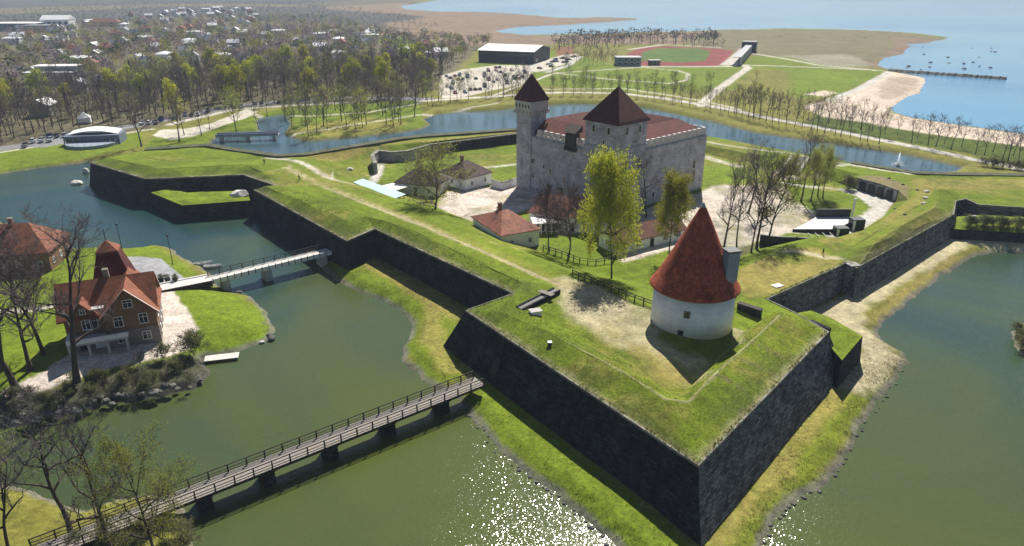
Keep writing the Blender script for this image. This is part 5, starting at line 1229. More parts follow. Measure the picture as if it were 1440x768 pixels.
def ftree(kind, base, H, lab, grp, nm, wid=1.0):
    lst = {'b': [FB[0], FB[2]], 'n': [FB[1], FB[3]], 'g': FG, 'y': FY_[:1], 'o': FY_[1:], 'c': FC}[kind]; base = Vector(base); base.z -= .2
    count[kind] = count.get(kind, 0) + 1
    return put_tree(nm, lab, rs.choice(lst), 13.5, base, H, rs.uniform(0, 6.28), grp, wid=wid * rs.uniform(.9, 1.12))
# avenue along the far bank: single trees and small clumps
def along(pts, z, n):
    w_ = PP(pts, z); L = [(b - a).length for a, b in zip(w_[:-1], w_[1:])]; T = sum(L); out = []
    for k in range(n):
        t = (k + rs.uniform(.3, .7)) / n * T
        for (a, b), l in zip(zip(w_[:-1], w_[1:]), L):
            if t <= l: out.append(a.lerp(b, t / l)); break
            t -= l
    return out
for p in along([(770, 134), (870, 134), (940, 142), (985, 150), (1040, 162)], 1.9, 22): ftree(rs.choice('bbg'), p, rs.uniform(9, 12.5), 'slim young avenue tree along the path behind the castle roofs', 'young avenue trees behind the castle', 'avenue_tree', .72)
for p in along([(770, 127), (880, 127), (985, 143), (1040, 155)], 1.9, 20): ftree(rs.choice('bgg'), p, rs.uniform(8, 11), 'slim young avenue tree on the lawn side of the path behind the castle', 'young avenue trees on the lawn side', 'avenue_tree', .72)
for p in along([(1030, 160), (1090, 173), (1150, 185), (1240, 203)], 1.9, 20): ftree('b', p, rs.uniform(11, 16), 'tall bare avenue tree between the moat and the beach path', 'tall bare avenue trees by the moat', 'avenue_tree', .78)
for p in along([(1030, 150), (1100, 163), (1180, 176), (1250, 190)], 1.9, 16): ftree(rs.choice('bbg'), p, rs.uniform(10, 15), 'bare avenue tree on the beach side of the path', 'bare avenue trees on the beach side', 'avenue_tree', .78)
for u in (1282, 1305, 1316, 1337, 1372, 1384, 1410, 1418, 1432, 1462, 1490):
    ftree('b', P(u, 200 + (u - 1282) * .18, 1.8), rs.uniform(10.5, 13.5), 'round-headed bare tree along the path behind the sandy beach', 'pollarded bare trees behind the beach', 'avenue_tree', .95)
for u in (1262, 1290, 1328, 1352, 1396, 1425, 1450): ftree('b', P(u, 193 + (u - 1282) * .18, 1.8), rs.uniform(8, 11), 'smaller bare tree on the lawn strip behind the sandy beach', 'small bare trees on the beach lawn', 'avenue_tree', .9)
# trees by the car park and in the park
def scatter(poly, z, n, dmin, tries=40, avoid=()):
    xs = [p[0] for p in poly]; ys = [p[1] for p in poly]; out = []; w_ = [(p.x, p.y) for p in PP(poly, z)]
    wx = [p[0] for p in w_]; wy = [p[1] for p in w_]
    for k in range(n * tries):
        if len(out) >= n: break
        p = Vector((rs.uniform(min(wx), max(wx)), rs.uniform(min(wy), max(wy)), z))
        if not inside(p, w_) or any(inside(p, a) for a in avoid): continue
        if any((p - o).length < dmin for o in out): continue
        out.append(p)
    return out
# ================================================================== TOWN: HOUSES FIRST, THEN TREES ROUND THEM
taken = []                                         # discs kept clear of trees: (x, y, r)
def clear_at(p, r): taken.append((p.x, p.y, r))
M['roof_white'] = mat('pale_sheet_roof', (.66, .66, .67), .1, .4, .55); M['roof_grey'] = mat('grey_sheet_roof', (.22, .23, .25), .15, .5, .6); M['roof_rust'] = mat('rust_red_roof', (.22, .075, .055), .2, .5, .8)
M['wall_ochre'] = mat('ochre_wall', (.42, .33, .2), .12, .6, .9); M['wall_grey'] = mat('grey_wall', (.33, .33, .33), .12, .6, .9); M['wall_blue'] = mat('blue_grey_wall', (.16, .20, .26), .15, .6, .8); M['navy'] = mat('navy_cladding', (.022, .03, .042), .2, .3, .55)
M['glazing'] = mat('dark_glazing', (.03, .045, .06), .3, .5, .15, spec=.6); M['wall_brown'] = mat('brown_wall', (.16, .10, .07), .15, .6, .9)
protos = {}
for key, (rf_, wl2, hip, L, W, wh, rh, desc) in dict(
    a=('roof_white', 'wall_grey', .0, 11, 8.5, 4.6, 2.6, 'grey gabled town house with pale sheet roof among the wooded streets'),
    b=('roof_grey', 'plaster', .0, 10, 8, 4.2, 3.2, 'white gabled town house with dark grey roof among the wooded streets'),
    c=('roof_rust', 'wall_ochre', .8, 12, 9, 4.4, 3.4, 'ochre hipped town house with rust red roof among the wooded streets'),
    d=('roof_white', 'plaster', .9, 16, 10, 5.5, 1.4, 'larger white town block with low pale roof among the wooded streets'),
    e=('roof_grey', 'wall_brown', .0, 9, 7, 3.6, 3.2, 'small brown timber cottage with grey roof among the wooded streets')).items():
    protos[key] = house('town_house', desc, (0, 0, -500), L, W, 0, wh, rh, hip, rf_, wl2, .5, (3, 2), True, ((1.5, 0),), 'house', 'town houses: ' + desc, (1.1, 1.4))
hr = random.Random(99); fresh = set(protos); hp = []
town = [(-260, 165), (0, 140), (130, 128), (300, 112), (420, 100), (540, 92), (640, 78), (560, 52), (420, 40), (340, 12), (240, 14), (60, 40), (-300, 70)]
wt = [(p.x, p.y) for p in PP(town, 2)]; wx = [p[0] for p in wt]; wy = [p[1] for p in wt]
fixed = [(63, 160, 'a'), (196, 90, 'b'), (112, 92, 'd'), (215, 72, 'a'), (262, 78, 'b'), (205, 45, 'c'), (240, 30, 'a'), (175, 40, 'd'), (325, 76, 'a'), (392, 50, 'd'), (377, 54, 'a'), (160, 118, 'd'), (300, 62, 'b'), (140, 36, 'c'), (345, 90, 'b'), (450, 72, 'a'), (480, 66, 'c'), (575, 78, 'd'), (620, 80, 'a')]
spots = [(P(u, v, 2), k) for u, v, k in fixed]
for k in range(4000):
    if len(spots) >= 200: break
    p = Vector((hr.uniform(min(wx), max(wx)), hr.uniform(min(wy), max(wy)), 2))
    if inside(p, wt) and all((p - q_).length > 17 for q_, _ in spots): spots.append((p, hr.choice('aabbcde')))
for p, k in spots:
    o = protos[k] if k in fresh else copy_tree(protos[k]); fresh.discard(k)
    o.location = p; o.rotation_euler.z = hr.choice((.3, .3 + math.pi / 2)) + hr.uniform(-.25, .25); clear_at(p, 9.5); clear_at(p - Vector((p.x, p.y, 0)).normalized() * 11, 7.5)
# named larger buildings
def block(name, label, u, v, L, W, h, rz, rf_, wl2, rh=1.0, z=1.9, hip=.9, rows=2, cols=6, cat='building'):
    p = P(u, v, z); root = tag(empty(name, p, rz), label, cat); MB().box((0, W / 2, -.5), (L, W, h + .5)).build('wall', wl2, root)
    v_, f_ = roof_faces(L + .8, W + .8, rh, hip, h + .2, .3); r_ = MB().add(v_, f_).build('roof', rf_, root); r_.location.y = W / 2
    for r0 in range(rows):
        for c0 in range(cols):
            x = -L / 2 + L * (c0 + .5) / cols; z0 = .8 + r0 * (h - .6) / rows; w_ = L / cols * .55; hh = (h - .6) / rows * .55
            wi = MB().box((x, -.05, z0), (w_ + .3, .14, hh + .3)).build('window', 'white_paint', root); MB().box((x, -.08, z0 + .15), (w_, .14, hh)).build('pane', 'dark_glass', wi)
    clear_at(p + Vector((-math.sin(rz) * W / 2, math.cos(rz) * W / 2, 0)), max(L, W) * .62)
    return root
block('school_building', 'grey two-tier building with stacked white flat roofs in the left-hand wood', 70, 119, 28, 14, 7, .08, 'off_white_roof', 'wall_grey', .5, cols=5)
bpy.data.objects['school_building']; up_ = MB().box((2, 10, 7.3), (24, 9, 2.6)).build('upper_storey', 'wall_grey', bpy.data.objects['school_building']); MB().box((2, 10, 9.9), (26, 10.5, .5)).build('upper_roof', 'off_white_roof', up_)
block('white_hall', 'tall white gabled hall far behind the left-hand wood', 79, 42, 34, 20, 12, .1, 'off_white_roof', 'plaster', 5, hip=.0, cols=5)
block('depot_building', 'long blue-grey depot with white roof at far left', 14, 44, 62, 24, 9, .05, 'off_white_roof', 'wall_blue', 1.2, cols=8)
block('depot_building', 'blue-grey box-like depot with grey roof beside the white roofed one', 48, 46, 30, 26, 8, .05, 'roof_grey', 'wall_blue', .8, cols=5)
block('teal_roof_house', 'house with pale slate-blue roof behind the lone bare tree', 160, 124, 20, 12, 5, .25, 'slate_clad', 'wall_blue', 3.6, hip=.7, cols=4)
block('red_roof_house', 'long low house with brick red roof in the far town', 146, 38, 40, 14, 6, .1, 'roof_rust', 'wall_ochre', 4, cols=6)
# sports hall
fa, fb = P(673, 87, 1.9), P(750, 90, 1.9); d_ = fb - fa; root = tag(empty('sports_hall', fa, math.atan2(d_.y, d_.x)), 'large dark navy sports hall with broad white pitched roof beside the car park', 'building'); Lh = d_.length; Wd = 44.0
wl3 = MB().box((Lh / 2, Wd / 2, -.5), (Lh, Wd, 9.0)).build('wall', 'navy', root)
for s in (0, Lh - .3): MB().add([(s, 0, 8.5), (s, Wd, 8.5), (s, Wd / 2, 11.5), (s + .3, 0, 8.5), (s + .3, Wd, 8.5), (s + .3, Wd / 2, 11.5)], [(0, 2, 1), (3, 4, 5), (0, 3, 5, 2), (1, 2, 5, 4), (0, 1, 4, 3)]).build('gable', 'navy', root)
v_ = [(-.8, -.8, 8.45), (Lh + .8, -.8, 8.45), (Lh + .8, Wd / 2, 11.6), (-.8, Wd / 2, 11.6), (Lh + .8, Wd + .8, 8.45), (-.8, Wd + .8, 8.45)]; v_ += [(a, b, c + .35) for a, b, c in v_]
MB().add(v_, [(0, 3, 2, 1), (3, 5, 4, 2), (6, 7, 8, 9), (9, 8, 10, 11), (0, 1, 7, 6), (1, 2, 8, 7), (2, 4, 10, 8), (4, 5, 11, 10), (5, 3, 9, 11), (3, 0, 6, 9)]).build('roof', 'off_white_roof', root)
for k in range(9): MB().box((Lh * (k + .5) / 9, -.06, 5.4), (3.4, .14, 1.4)).build('window', 'glazing', root)
MB().box((Lh + .06, 8, 0), (.14, 5, 4)).build('door', 'glazing', root)
clear_at(fa + d_ / 2 + Vector((0, 20, 0)), 38)
block('stadium_building', 'blue-grey stadium clubhouse beside the running track', 884, 93, 18, 12, 6, .0, 'roof_grey', 'wall_blue', .5, cols=4)
block('kiosk', 'small black kiosk with pale flat roof beside the oval track', 921, 92, 8, 6, 3.5, .05, 'concrete', 'navy', .3, rows=1, cols=2)
# grandstand: stepped rows under a long canopy, dark end block
ga, gb = P(1027, 93, 1.8), P(1047, 72, 1.8); d_ = gb - ga; gs = tag(empty('grandstand', ga, math.atan2(d_.y, d_.x)), 'long grey grandstand with stepped seating and dark end block beside the running track', 'grandstand'); Lg = d_.length
for k in range(6): MB().box((Lg * .45, -k * 1.0, 0), (Lg * .9, 1.0, .5 + k * .55)).build('seat_row', 'concrete', gs)
MB().box((Lg * .45, -6.6, 0), (Lg * .9, .5, 6.2)).build('back_wall', 'wall_grey', gs); MB().box((Lg * .95, -4, 0), (Lg * .12, 12, 9)).build('end_block', 'navy', gs); MB().box((Lg * .45, -4.2, 6.2), (Lg * .9, 5.5, .35)).build('canopy', 'roof_grey', gs)
# pavilion by the left car park
pp = P(118, 204, 1.4); pv = tag(empty('pavilion', pp, R(12)), 'blue-grey waterside pavilion with bright white curved canopy by the left road', 'pavilion')
MB().box((3, 5, -.4), (20, 9, 3.8)).build('wall', 'wall_blue', pv); MB().lathe((3, 1.2, -.4), [(9.5, 0), (9.5, 1.4), (9.0, 1.45)], 28).build('terrace', 'slate_clad', pv)
mb = MB(); n = 10
for i in range(n + 1):
    t = i / n; z = 3.6 + 1.3 * math.sin(math.pi * t); mb.v += [(-6 + 18 * t, 2.6, z), (-6 + 18 * t, 9.4, z + .5), (-6 + 18 * t, 2.6, z - .3), (-6 + 18 * t, 9.4, z + .2)]
for i in range(n):
    o = i * 4; mb.f += [(o, o + 4, o + 5, o + 1), (o + 2, o + 3, o + 7, o + 6), (o, o + 2, o + 6, o + 4), (o + 1, o + 5, o + 7, o + 3)]; mb.m += [0] * 4
mb.f += [(0, 1, 3, 2), (n * 4, n * 4 + 2, n * 4 + 3, n * 4 + 1)]; mb.m += [0, 0]; mb.build('canopy', 'off_white_roof', pv)
for k in range(7): MB().box((-5 + k * 2.6, .42, .4), (1.8, .12, 2.2)).build('window', 'glazing', pv)
for a in np.linspace(math.pi, 2 * math.pi, 13): MB().box((3 + 9.2 * math.cos(a), 1.2 + 9.2 * math.sin(a), 1.0), (.12, .12, 1.1)).build('railing_post', 'white_paint', pv)
clear_at(pp + Vector((0, 4, 0)), 13)
tp = P(120, 172, 1.6); tn = tag(empty('white_tent', tp, .4), 'small white tent roof between trees above the pavilion', 'tent'); MB().box((0, 0, 0), (5, 5, 2.2)).build('side', 'white_paint', tn); MB().lathe((0, 0, 2.2), [(3.9, 0), (.1, 2.4)], 4, True, math.pi / 4).build('roof', 'off_white_roof', tn); clear_at(tp, 6)

# ------------------------------------------------------------------ cars
car_cols = dict(white=(.7, .7, .7), silver=(.38, .39, .4), black=(.02, .02, .022), red=(.3, .02, .02), blue=(.03, .07, .2), grey=(.12, .125, .13))
cm = {}
for nm, c in car_cols.items():
    mt = mat('car_paint_' + nm, c, .05, 1, .25, spec=.6); mb = MB(); L, W = 4.3, 1.75
    sec = [(-2.15, .35, .62), (-2.1, .78, .80), (-1.2, .92, .86), (-.2, .95, .87), (.95, .92, .86), (1.95, .78, .80), (2.15, .4, .62)]
    vs = []
    for x, zt, hw in sec: vs += [(x, -hw, .25), (x, hw, .25), (x, hw, zt), (x, -hw, zt)]
    fs = [(3, 2, 1, 0), tuple((len(sec) - 1) * 4 + k for k in (0, 1, 2, 3))]
    for i in range(len(sec) - 1):
        for k in range(4): a, b = i * 4 + k, i * 4 + (k + 1) % 4; fs.append((a, b, b + 4, a + 4))
    mb.add(vs, fs); mb.add([(-1.45, -.6, 1.43), (.15, -.6, 1.46), (.15, .6, 1.46), (-1.45, .6, 1.43), (-1.43, -.58, 1.36), (.12, -.58, 1.38), (.12, .58, 1.38), (-1.43, .58, 1.36)], [(0, 1, 2, 3), (4, 7, 6, 5), (0, 4, 5, 1), (1, 5, 6, 2), (2, 6, 7, 3), (3, 7, 4, 0)])
    mb.mi = 1; mb.add([(-1.95, -.74, .86), (.95, -.74, .9), (.95, .74, .9), (-1.95, .74, .86), (-1.45, -.6, 1.42), (.15, -.6, 1.45), (.15, .6, 1.45), (-1.45, .6, 1.42)], [(0, 1, 5, 4), (1, 2, 6, 5), (2, 3, 7, 6), (3, 0, 4, 7)])
    mb.mi = 2
    for x in (-1.35, 1.35):
        for y in (-.8, .8): mb.bar((x, y - .11, .32), (x, y + .11, .32), .32, 10)
    proto = mb.build('parked_car', [mt, 'dark_glass', 'tyre']); cm[nm] = proto.data; bpy.data.objects.remove(proto)
cr = random.Random(8)
def cars(n, poly, z, ang, where, weights=('white', 'silver', 'black', 'black', 'red', 'blue', 'grey', 'grey'), grid=None):
    w_ = [(p.x, p.y) for p in PP(poly, z)]; wx = [p[0] for p in w_]; wy = [p[1] for p in w_]; done = []
    for k in range(n * 60):
        if len(done) >= n: break
        p = Vector((cr.uniform(min(wx), max(wx)), cr.uniform(min(wy), max(wy)), z))
        ca, sa = math.cos(ang), math.sin(ang); s, t = p.x * ca + p.y * sa, -p.x * sa + p.y * ca
        s = round(s / 2.9) * 2.9; t = round(t / 9.) * 9.; p = Vector((s * ca - t * sa, s * sa + t * ca, z))
        if not inside(p, w_) or any((p - q_).length < 2.7 for q_ in done): continue
        done.append(p); c = cr.choice(weights); o = bpy.data.objects.new('parked_car', cm[c]); COL.objects.link(o); o.location = p; o.rotation_euler.z = ang + math.pi / 2 + cr.choice((0, math.pi)) + cr.uniform(-.05, .05)
        tag(o, 'small %s car parked %s' % (c, where), 'car', '%s cars %s' % (c, where))
cars(46, [(622, 128), (626, 108), (700, 95), (740, 96), (744, 108), (690, 126), (640, 134)], 1.95, .35, 'in the pale car park below the sports hall')
cars(16, [(745, 98), (790, 80), (810, 78), (808, 84), (768, 98)], 1.95, .9, 'on the forecourt right of the sports hall')
cars(26, [(20, 206), (60, 193), (90, 186), (95, 192), (40, 207)], 1.6, .25, 'beside the pavilion under the left-hand trees', ('white', 'silver', 'silver', 'black', 'grey', 'blue'))
cars(22, [(200, 178), (330, 152), (470, 142), (470, 138), (330, 146), (200, 172)], 1.6, .22, 'along the park road under the trees')

# ------------------------------------------------------------------ trees of the park, the wood and the town
labs = {'n': ('grey_bare_tree', 'bare grey tree'), 'b': ('bare_tree', 'bare purple-brown tree'), 'g': ('budding_tree', 'olive budding tree'), 'y': ('leafy_tree', 'yellow-green leafing tree'), 'o': ('leafy_tree', 'golden leafing tree'), 'c': ('conifer_tree', 'dark pointed conifer')}
count.clear()
lim = {'n': 292, 'b': 292, 'g': 285, 'y': 60, 'o': 40, 'c': 60}
def wood(poly, z, n, dmin, hmin, hmax, where, mixw, grp, wid=1.0):
    for p in scatter(poly, z, n, dmin):
        if any((p.x - x) ** 2 + (p.y - y) ** 2 < r * r for x, y, r in taken): continue
        k = rs.choice(mixw)
        if count.get(k, 0) >= lim[k]: continue
        nm, lb = labs[k]; hh = rs.uniform(hmin, hmax); size = ('low', 'middling', 'tall')[min(2, int((hh - hmin) / (hmax - hmin + 1e-6) * 3))]; spot = ''
        if where in ('in the roadside wood', 'in the back streets'):
            uu = 720 + FPX * p.x / (p.y * cp - (p.z - CAMH) * sp)
            spot = ' behind the pavilion' if uu < 120 else ' above the forked pale path' if uu < 290 else ' above the park footbridge' if uu < 430 else ' facing the park lawn' if uu < 540 else ' next to the car park'
        ftree(k, p, hh * (.8 if k == 'c' else 1), '%s %s %s%s' % (size, lb, where, spot), '%s %ss %s%s' % (size, lb, grp, spot), nm, wid)
wood([(602, 152), (640, 142), (745, 136), (745, 120), (690, 132), (610, 142)], 1.9, 24, 5.0, 11, 17, 'between the car park and the far moat', 'bbbg', 'by the car park', .75)
wood([(400, 172), (420, 152), (600, 142), (606, 158), (560, 178), (430, 192)], 1.5, 46, 5.0, 13, 19, 'in the park beyond the far moat', 'bbgg', 'in the park beyond the moat', .8)
wood([(215, 196), (300, 180), (345, 168), (380, 162), (365, 186), (290, 198)], 1.5, 7, 8.0, 12, 17, 'on the grass by the park footbridge', 'bbg', 'by the park footbridge', .85)
wood([(-200, 210), (0, 200), (100, 184), (230, 166), (330, 149), (420, 144), (600, 138), (612, 112), (420, 120), (240, 138), (0, 168), (-200, 182)], 1.7, 330, 5.6, 13, 20, 'in the roadside wood', 'bbbbbbnnnngggyc', 'along the park road', .85)
wood([(-260, 184), (0, 166), (240, 137), (420, 119), (612, 111), (640, 92), (420, 96), (220, 112), (0, 136), (-260, 150)], 1.9, 330, 7.0, 12, 18, 'in the back streets', 'bbbbnnnnggyycc', 'in the streets behind the park road', .95)
wood([(850, 94), (820, 92), (790, 94), (800, 84), (840, 76), (872, 80), (868, 92)], 1.9, 22, 5.0, 7, 11, 'in the purple thicket beside the clubhouse', 'b', 'in the thicket by the clubhouse', 1.1)
wood([(770, 124), (880, 122), (985, 138), (1005, 128), (1000, 118), (860, 114), (780, 106), (745, 120)], 1.9, 26, 9.0, 6, 11, 'scattered on the lawns behind the castle', 'bbgg', 'on the lawns behind the castle', .85)
wood([(630, 134), (640, 104), (700, 97), (742, 104), (720, 124), (680, 130)], 1.9, 22, 8.0, 8, 13, 'standing among the parked cars', 'bbb', 'among the parked cars', .8)
wood([(930, 103), (946, 103), (948, 109), (932, 110)], 1.9, 4, 4.0, 7, 10, 'in the clump on the oval lawn', 'b', 'on the oval lawn', 1.0)
wood([(1082, 138), (1084, 124), (1116, 124), (1118, 138)], 1.9, 10, 5.0, 9, 13, 'in the clump beside the green field', 'b', 'in the clump by the green field', 1.0)
wood([(1020, 140), (1040, 120), (1080, 104), (1085, 130), (1060, 148)], 1.9, 22, 7.0, 4, 8, 'in the rough ground beside the lane', 'bbgc', 'on the rough ground by the lane', 1.1)
wood([(600, 75), (690, 62), (680, 84), (612, 96)], 1.9, 26, 8.0, 9, 14, 'left of the sports hall', 'bbbgy', 'left of the sports hall', 1.0)
# far woods: one mass of small crowns
def far_wood(name, label, polys, seed, cols):
    r_ = np.random.default_rng(seed); V, F, CL = [], [], []; o = 0
    m, nt, b = new_mat(name); at = nt.nodes.new('ShaderNodeAttribute'); at.attribute_name = 'col'; nt.links.new(at.outputs['Color'], b.inputs['Base Color']); b.inputs['Roughness'].default_value = .9; b.inputs['Specular IOR Level'].default_value = .1; M[name] = m
    tr = nt.nodes.new('ShaderNodeBsdfTranslucent'); ms = nt.nodes.new('ShaderNodeMixShader'); ms.inputs[0].default_value = .5; nt.links.new(at.outputs['Color'], tr.inputs[0]); nt.links.new(b.outputs[0], ms.inputs[1]); nt.links.new(tr.outputs[0], ms.inputs[2]); nt.links.new(ms.outputs[0], nt.nodes['Material Output'].inputs[0])
    for poly, z, n, dm, hmin, hmax, k in polys:
        for p in scatter(poly, z, n, dm, 12) if dm else []:
            if any((p.x - x) ** 2 + (p.y - y) ** 2 < (r * .85) ** 2 for x, y, r in taken): continue
            H = r_.uniform(hmin, hmax); d = r_.normal(0, 1, (k, 3)); d /= np.linalg.norm(d, axis=1)[:, None]; rr = r_.uniform(.25, 1, (k, 1)) ** .5
            c = d * rr * np.array([H * .40, H * .40, H * .34]) * r_.uniform(.8, 1.2) + np.array([p.x, p.y, p.z + H * (.62 if hmax >= 9.5 else .3)]); s = H * .07 * r_.uniform(.5, 1.4, (k, 1))
            a = r_.normal(0, 1, (k, 3)); a /= np.linalg.norm(a, axis=1)[:, None]; bb = np.cross(a, d); bb /= np.linalg.norm(bb, axis=1)[:, None] + 1e-6
            V.append(np.stack([c - a * s, c + bb * s * .55, c + a * s, c - bb * s * .55], 1).reshape(-1, 3)); F.append(np.arange(k * 4).reshape(-1, 4) + o); o += k * 4
            if hmax < 9.5: CL.append(np.tile(np.array(cols[r_.integers(len(cols))]) * r_.uniform(.8, 1.3), (k * 4, 1))); continue
            t = np.array([[p.x - .3, p.y, p.z - .3], [p.x + .3, p.y, p.z - .3], [p.x + .1, p.y + .1, p.z + H * .6], [p.x - .1, p.y + .1, p.z + H * .6]]); V.append(t); F.append(np.array([[0, 1, 2, 3]]) + o); o += 4
            cc = np.array(cols[r_.integers(len(cols))]) * r_.uniform(1.0, 1.6); CL.append(np.tile(cc, (k * 4 + 4, 1)) * r_.uniform(.85, 1.15, (k * 4 + 4, 1)))
    me = np_mesh(name, np.concatenate(V), np.concatenate(F), name, np.concatenate(CL), False); ob = bpy.data.objects.new(name, me); COL.objects.link(ob); return tag(ob, label, 'trees', kind='stuff')
pal = [(.15, .12, .135), (.17, .13, .14), (.13, .115, .13), (.13, .13, .055), (.10, .115, .045), (.035, .05, .03), (.16, .12, .08), (.19, .19, .04)]
far_wood('distant_wood', 'mass of far purple-grey and olive town trees', [([(-300, 152), (0, 138), (220, 114), (420, 98), (640, 90), (690, 62), (560, 52), (420, 46), (200, 60), (-300, 90)], 2, 800, 8.5, 8, 14, 80),
    ([(-300, 92), (0, 74), (200, 60), (420, 46), (560, 50), (470, 28), (330, 24), (200, 30), (0, 50), (-300, 70)], 2, 800, 11, 7, 12, 46)], 5, pal)
far_wood('distant_scrub', 'low dark scrub and scattered far trees along the coast', [([(-200, 62), (0, 46), (200, 24), (330, 16), (480, 26), (560, 40), (640, 42), (560, 20), (440, 2), (200, 2), (-200, 30)], 2, 1500, 10, 4, 8, 30),
    ([(780, 63), (860, 56), (1000, 57), (1016, 66), (920, 62), (860, 66), (780, 72)], 2, 120, 8, 8, 16, 40), ([(460, 30), (600, 30), (720, 40), (600, 42), (480, 40)], 2, 60, 14, 2, 4, 24), ([(1040, 52), (1130, 52), (1260, 44), (1320, 52), (1180, 56)], 2, 25, 20, 2, 4, 20)], 6, [(.055, .06, .055), (.075, .065, .065), (.05, .055, .04), (.09, .075, .06)])
# ================================================================== SMALL THINGS
def rock_mesh(seed, n=10):
    r_ = np.random.default_rng(seed); bm = bmesh.new(); bmesh.ops.create_icosphere(bm, subdivisions=2, radius=1)
    for v in bm.verts: v.co *= 1 + r_.uniform(-.22, .22); v.co.z *= .6
    me = bpy.data.meshes.new('boulder'); bm.to_mesh(me); bm.free(); me.materials.append(M['rock']); return me
RK = [rock_mesh(k) for k in range(4)]; M['pale_rock'] = mat('pale_rock', (.55, .52, .47), .25, .8, .9, .5)
def boulder(label, u, v, z, s, grp=None, pale=False, k=0, zs=1.0):
    o = bpy.data.objects.new('boulder', RK[k % 4].copy() if pale else RK[k % 4]); COL.objects.link(o); o.location = P(u, v, z) if z is not None else S(u, v, .1); o.scale = (s, s, s * zs); o.rotation_euler.z = k * 1.3
    if pale: o.data.materials[0] = M['pale_rock']
    return tag(o, label, 'rock', grp)
boulder('pale boulder at the end of the low turf outwork in the left moat', 337, 274, 4.6, 2.4, None, True, 0)
boulder('pale rock pile at the waterline below the far left bastion corner', 108, 258, .2, 1.7, None, True, 1)
boulder('pale leaning stone beside the far left bastion corner', 121, 242, .4, 1.0, None, True, 2, 2.4)
for k, (u, v) in enumerate(((1303, 270), (1301, 279), (1300, 287))): boulder('white boulder in the row of three on the right rampart walk', u, v, None, .75, 'three white boulders on the rampart', True, k)
for k, (u, v) in enumerate(((1258, 294), (1272, 302), (1290, 268), (1270, 260), (1250, 251))): boulder('small dark stone lying on the dry grass of the right rampart', u, v, None, .45, 'dark stones on the right rampart', False, k)
boulder('small white boulder on the low ledge by the bushes', 1368, 306, 4.1, 1.1, None, True, 3)
boulder('round white stone on the grass slope below the curved revetment', 492, 239, None, 1.1, None, True, 2)
boulder('pale pebble at the tip of the villa lawn waterline', 368, 481, .2, .45, None, True, 1)
rk2 = random.Random(4)
for k in range(34): boulder('dark shore rock on the steep bank below the villa', 6 + k * 8.4, 592 - k * 1.75 + rk2.uniform(-6, 8), .9 + rk2.uniform(-.5, .8), rk2.uniform(.4, .9), 'shore rocks below the villa', False, k)
for k in range(16): boulder('grey shore stone along the rocky lawn tip by the white bridge', 335 + k * 3.1, 408 + k * 4.6 + rk2.uniform(-3, 3), .35, rk2.uniform(.4, .75), 'shore stones at the lawn tip', False, k)
shore_r = [(1070, 768), (1086, 736), (1112, 710), (1152, 690), (1178, 660), (1222, 586), (1260, 538), (1274, 512)]
for a, b in zip(shore_r[:-1], shore_r[1:]):
    n = int(math.hypot(b[0] - a[0], b[1] - a[1]) / 8)
    for k in range(n): t = k / n; boulder('grey stone edging the right-hand moat below the pointed bastion', a[0] + (b[0] - a[0]) * t + rk2.uniform(-5, 5), a[1] + (b[1] - a[1]) * t + rk2.uniform(-3, 3), .04, rk2.uniform(.12, .32), 'stones edging the right moat', False, k)
shore_l = [(655, 575), (668, 592), (700, 634), (735, 664), (775, 692), (830, 738), (862, 770)]
for a, b in zip(shore_l[:-1], shore_l[1:]):
    n = int(math.hypot(b[0] - a[0], b[1] - a[1]) / 8)
    for k in range(n): t = k / n; boulder('dark stone edging the moat below the bridge-side bastion face', a[0] + (b[0] - a[0]) * t + rk2.uniform(-5, 5), a[1] + (b[1] - a[1]) * t + rk2.uniform(-3, 3), .04, rk2.uniform(.12, .32), 'stones edging the left moat', False, k)
for k in range(22): boulder('pale rock breaking the sea surface off the reed point', rk2.uniform(1250, 1400), rk2.uniform(62, 100), .1, rk2.uniform(.6, 1.6), 'rocks off the reed point', k % 3 == 0, k)
# rock groyne
ga, gb = P(1250, 100, .2), P(1415, 111.5, .2); mb = MB(); d_ = gb - ga; nn = Vector((-d_.y, d_.x, 0)).normalized(); r_ = random.Random(6); n = 60; vs = []
for i in range(n + 1):
    c = ga.lerp(gb, i / n) - ga; w_ = 3.6 * (1 - .4 * i / n) + r_.uniform(-.6, .6); h = 1.5 + r_.uniform(-.3, .3)
    vs += [c - nn * (w_ + 1.5) + Vector((0, 0, -.8)), c - nn * w_ * .5 + Vector((0, 0, h)), c + nn * w_ * .5 + Vector((0, 0, h)), c + nn * (w_ + 1.5) + Vector((0, 0, -.8))]
fs = [(i * 4 + k, i * 4 + k + 1, i * 4 + k + 5, i * 4 + k + 4) for i in range(n) for k in range(3)] + [(0, 1, 2, 3), (n * 4 + 3, n * 4 + 2, n * 4 + 1, n * 4)]
tag(mb.add(vs, fs).build('rock_groyne', 'rock', loc=ga), 'long low rock groyne running out from the beach into the sea', 'breakwater')
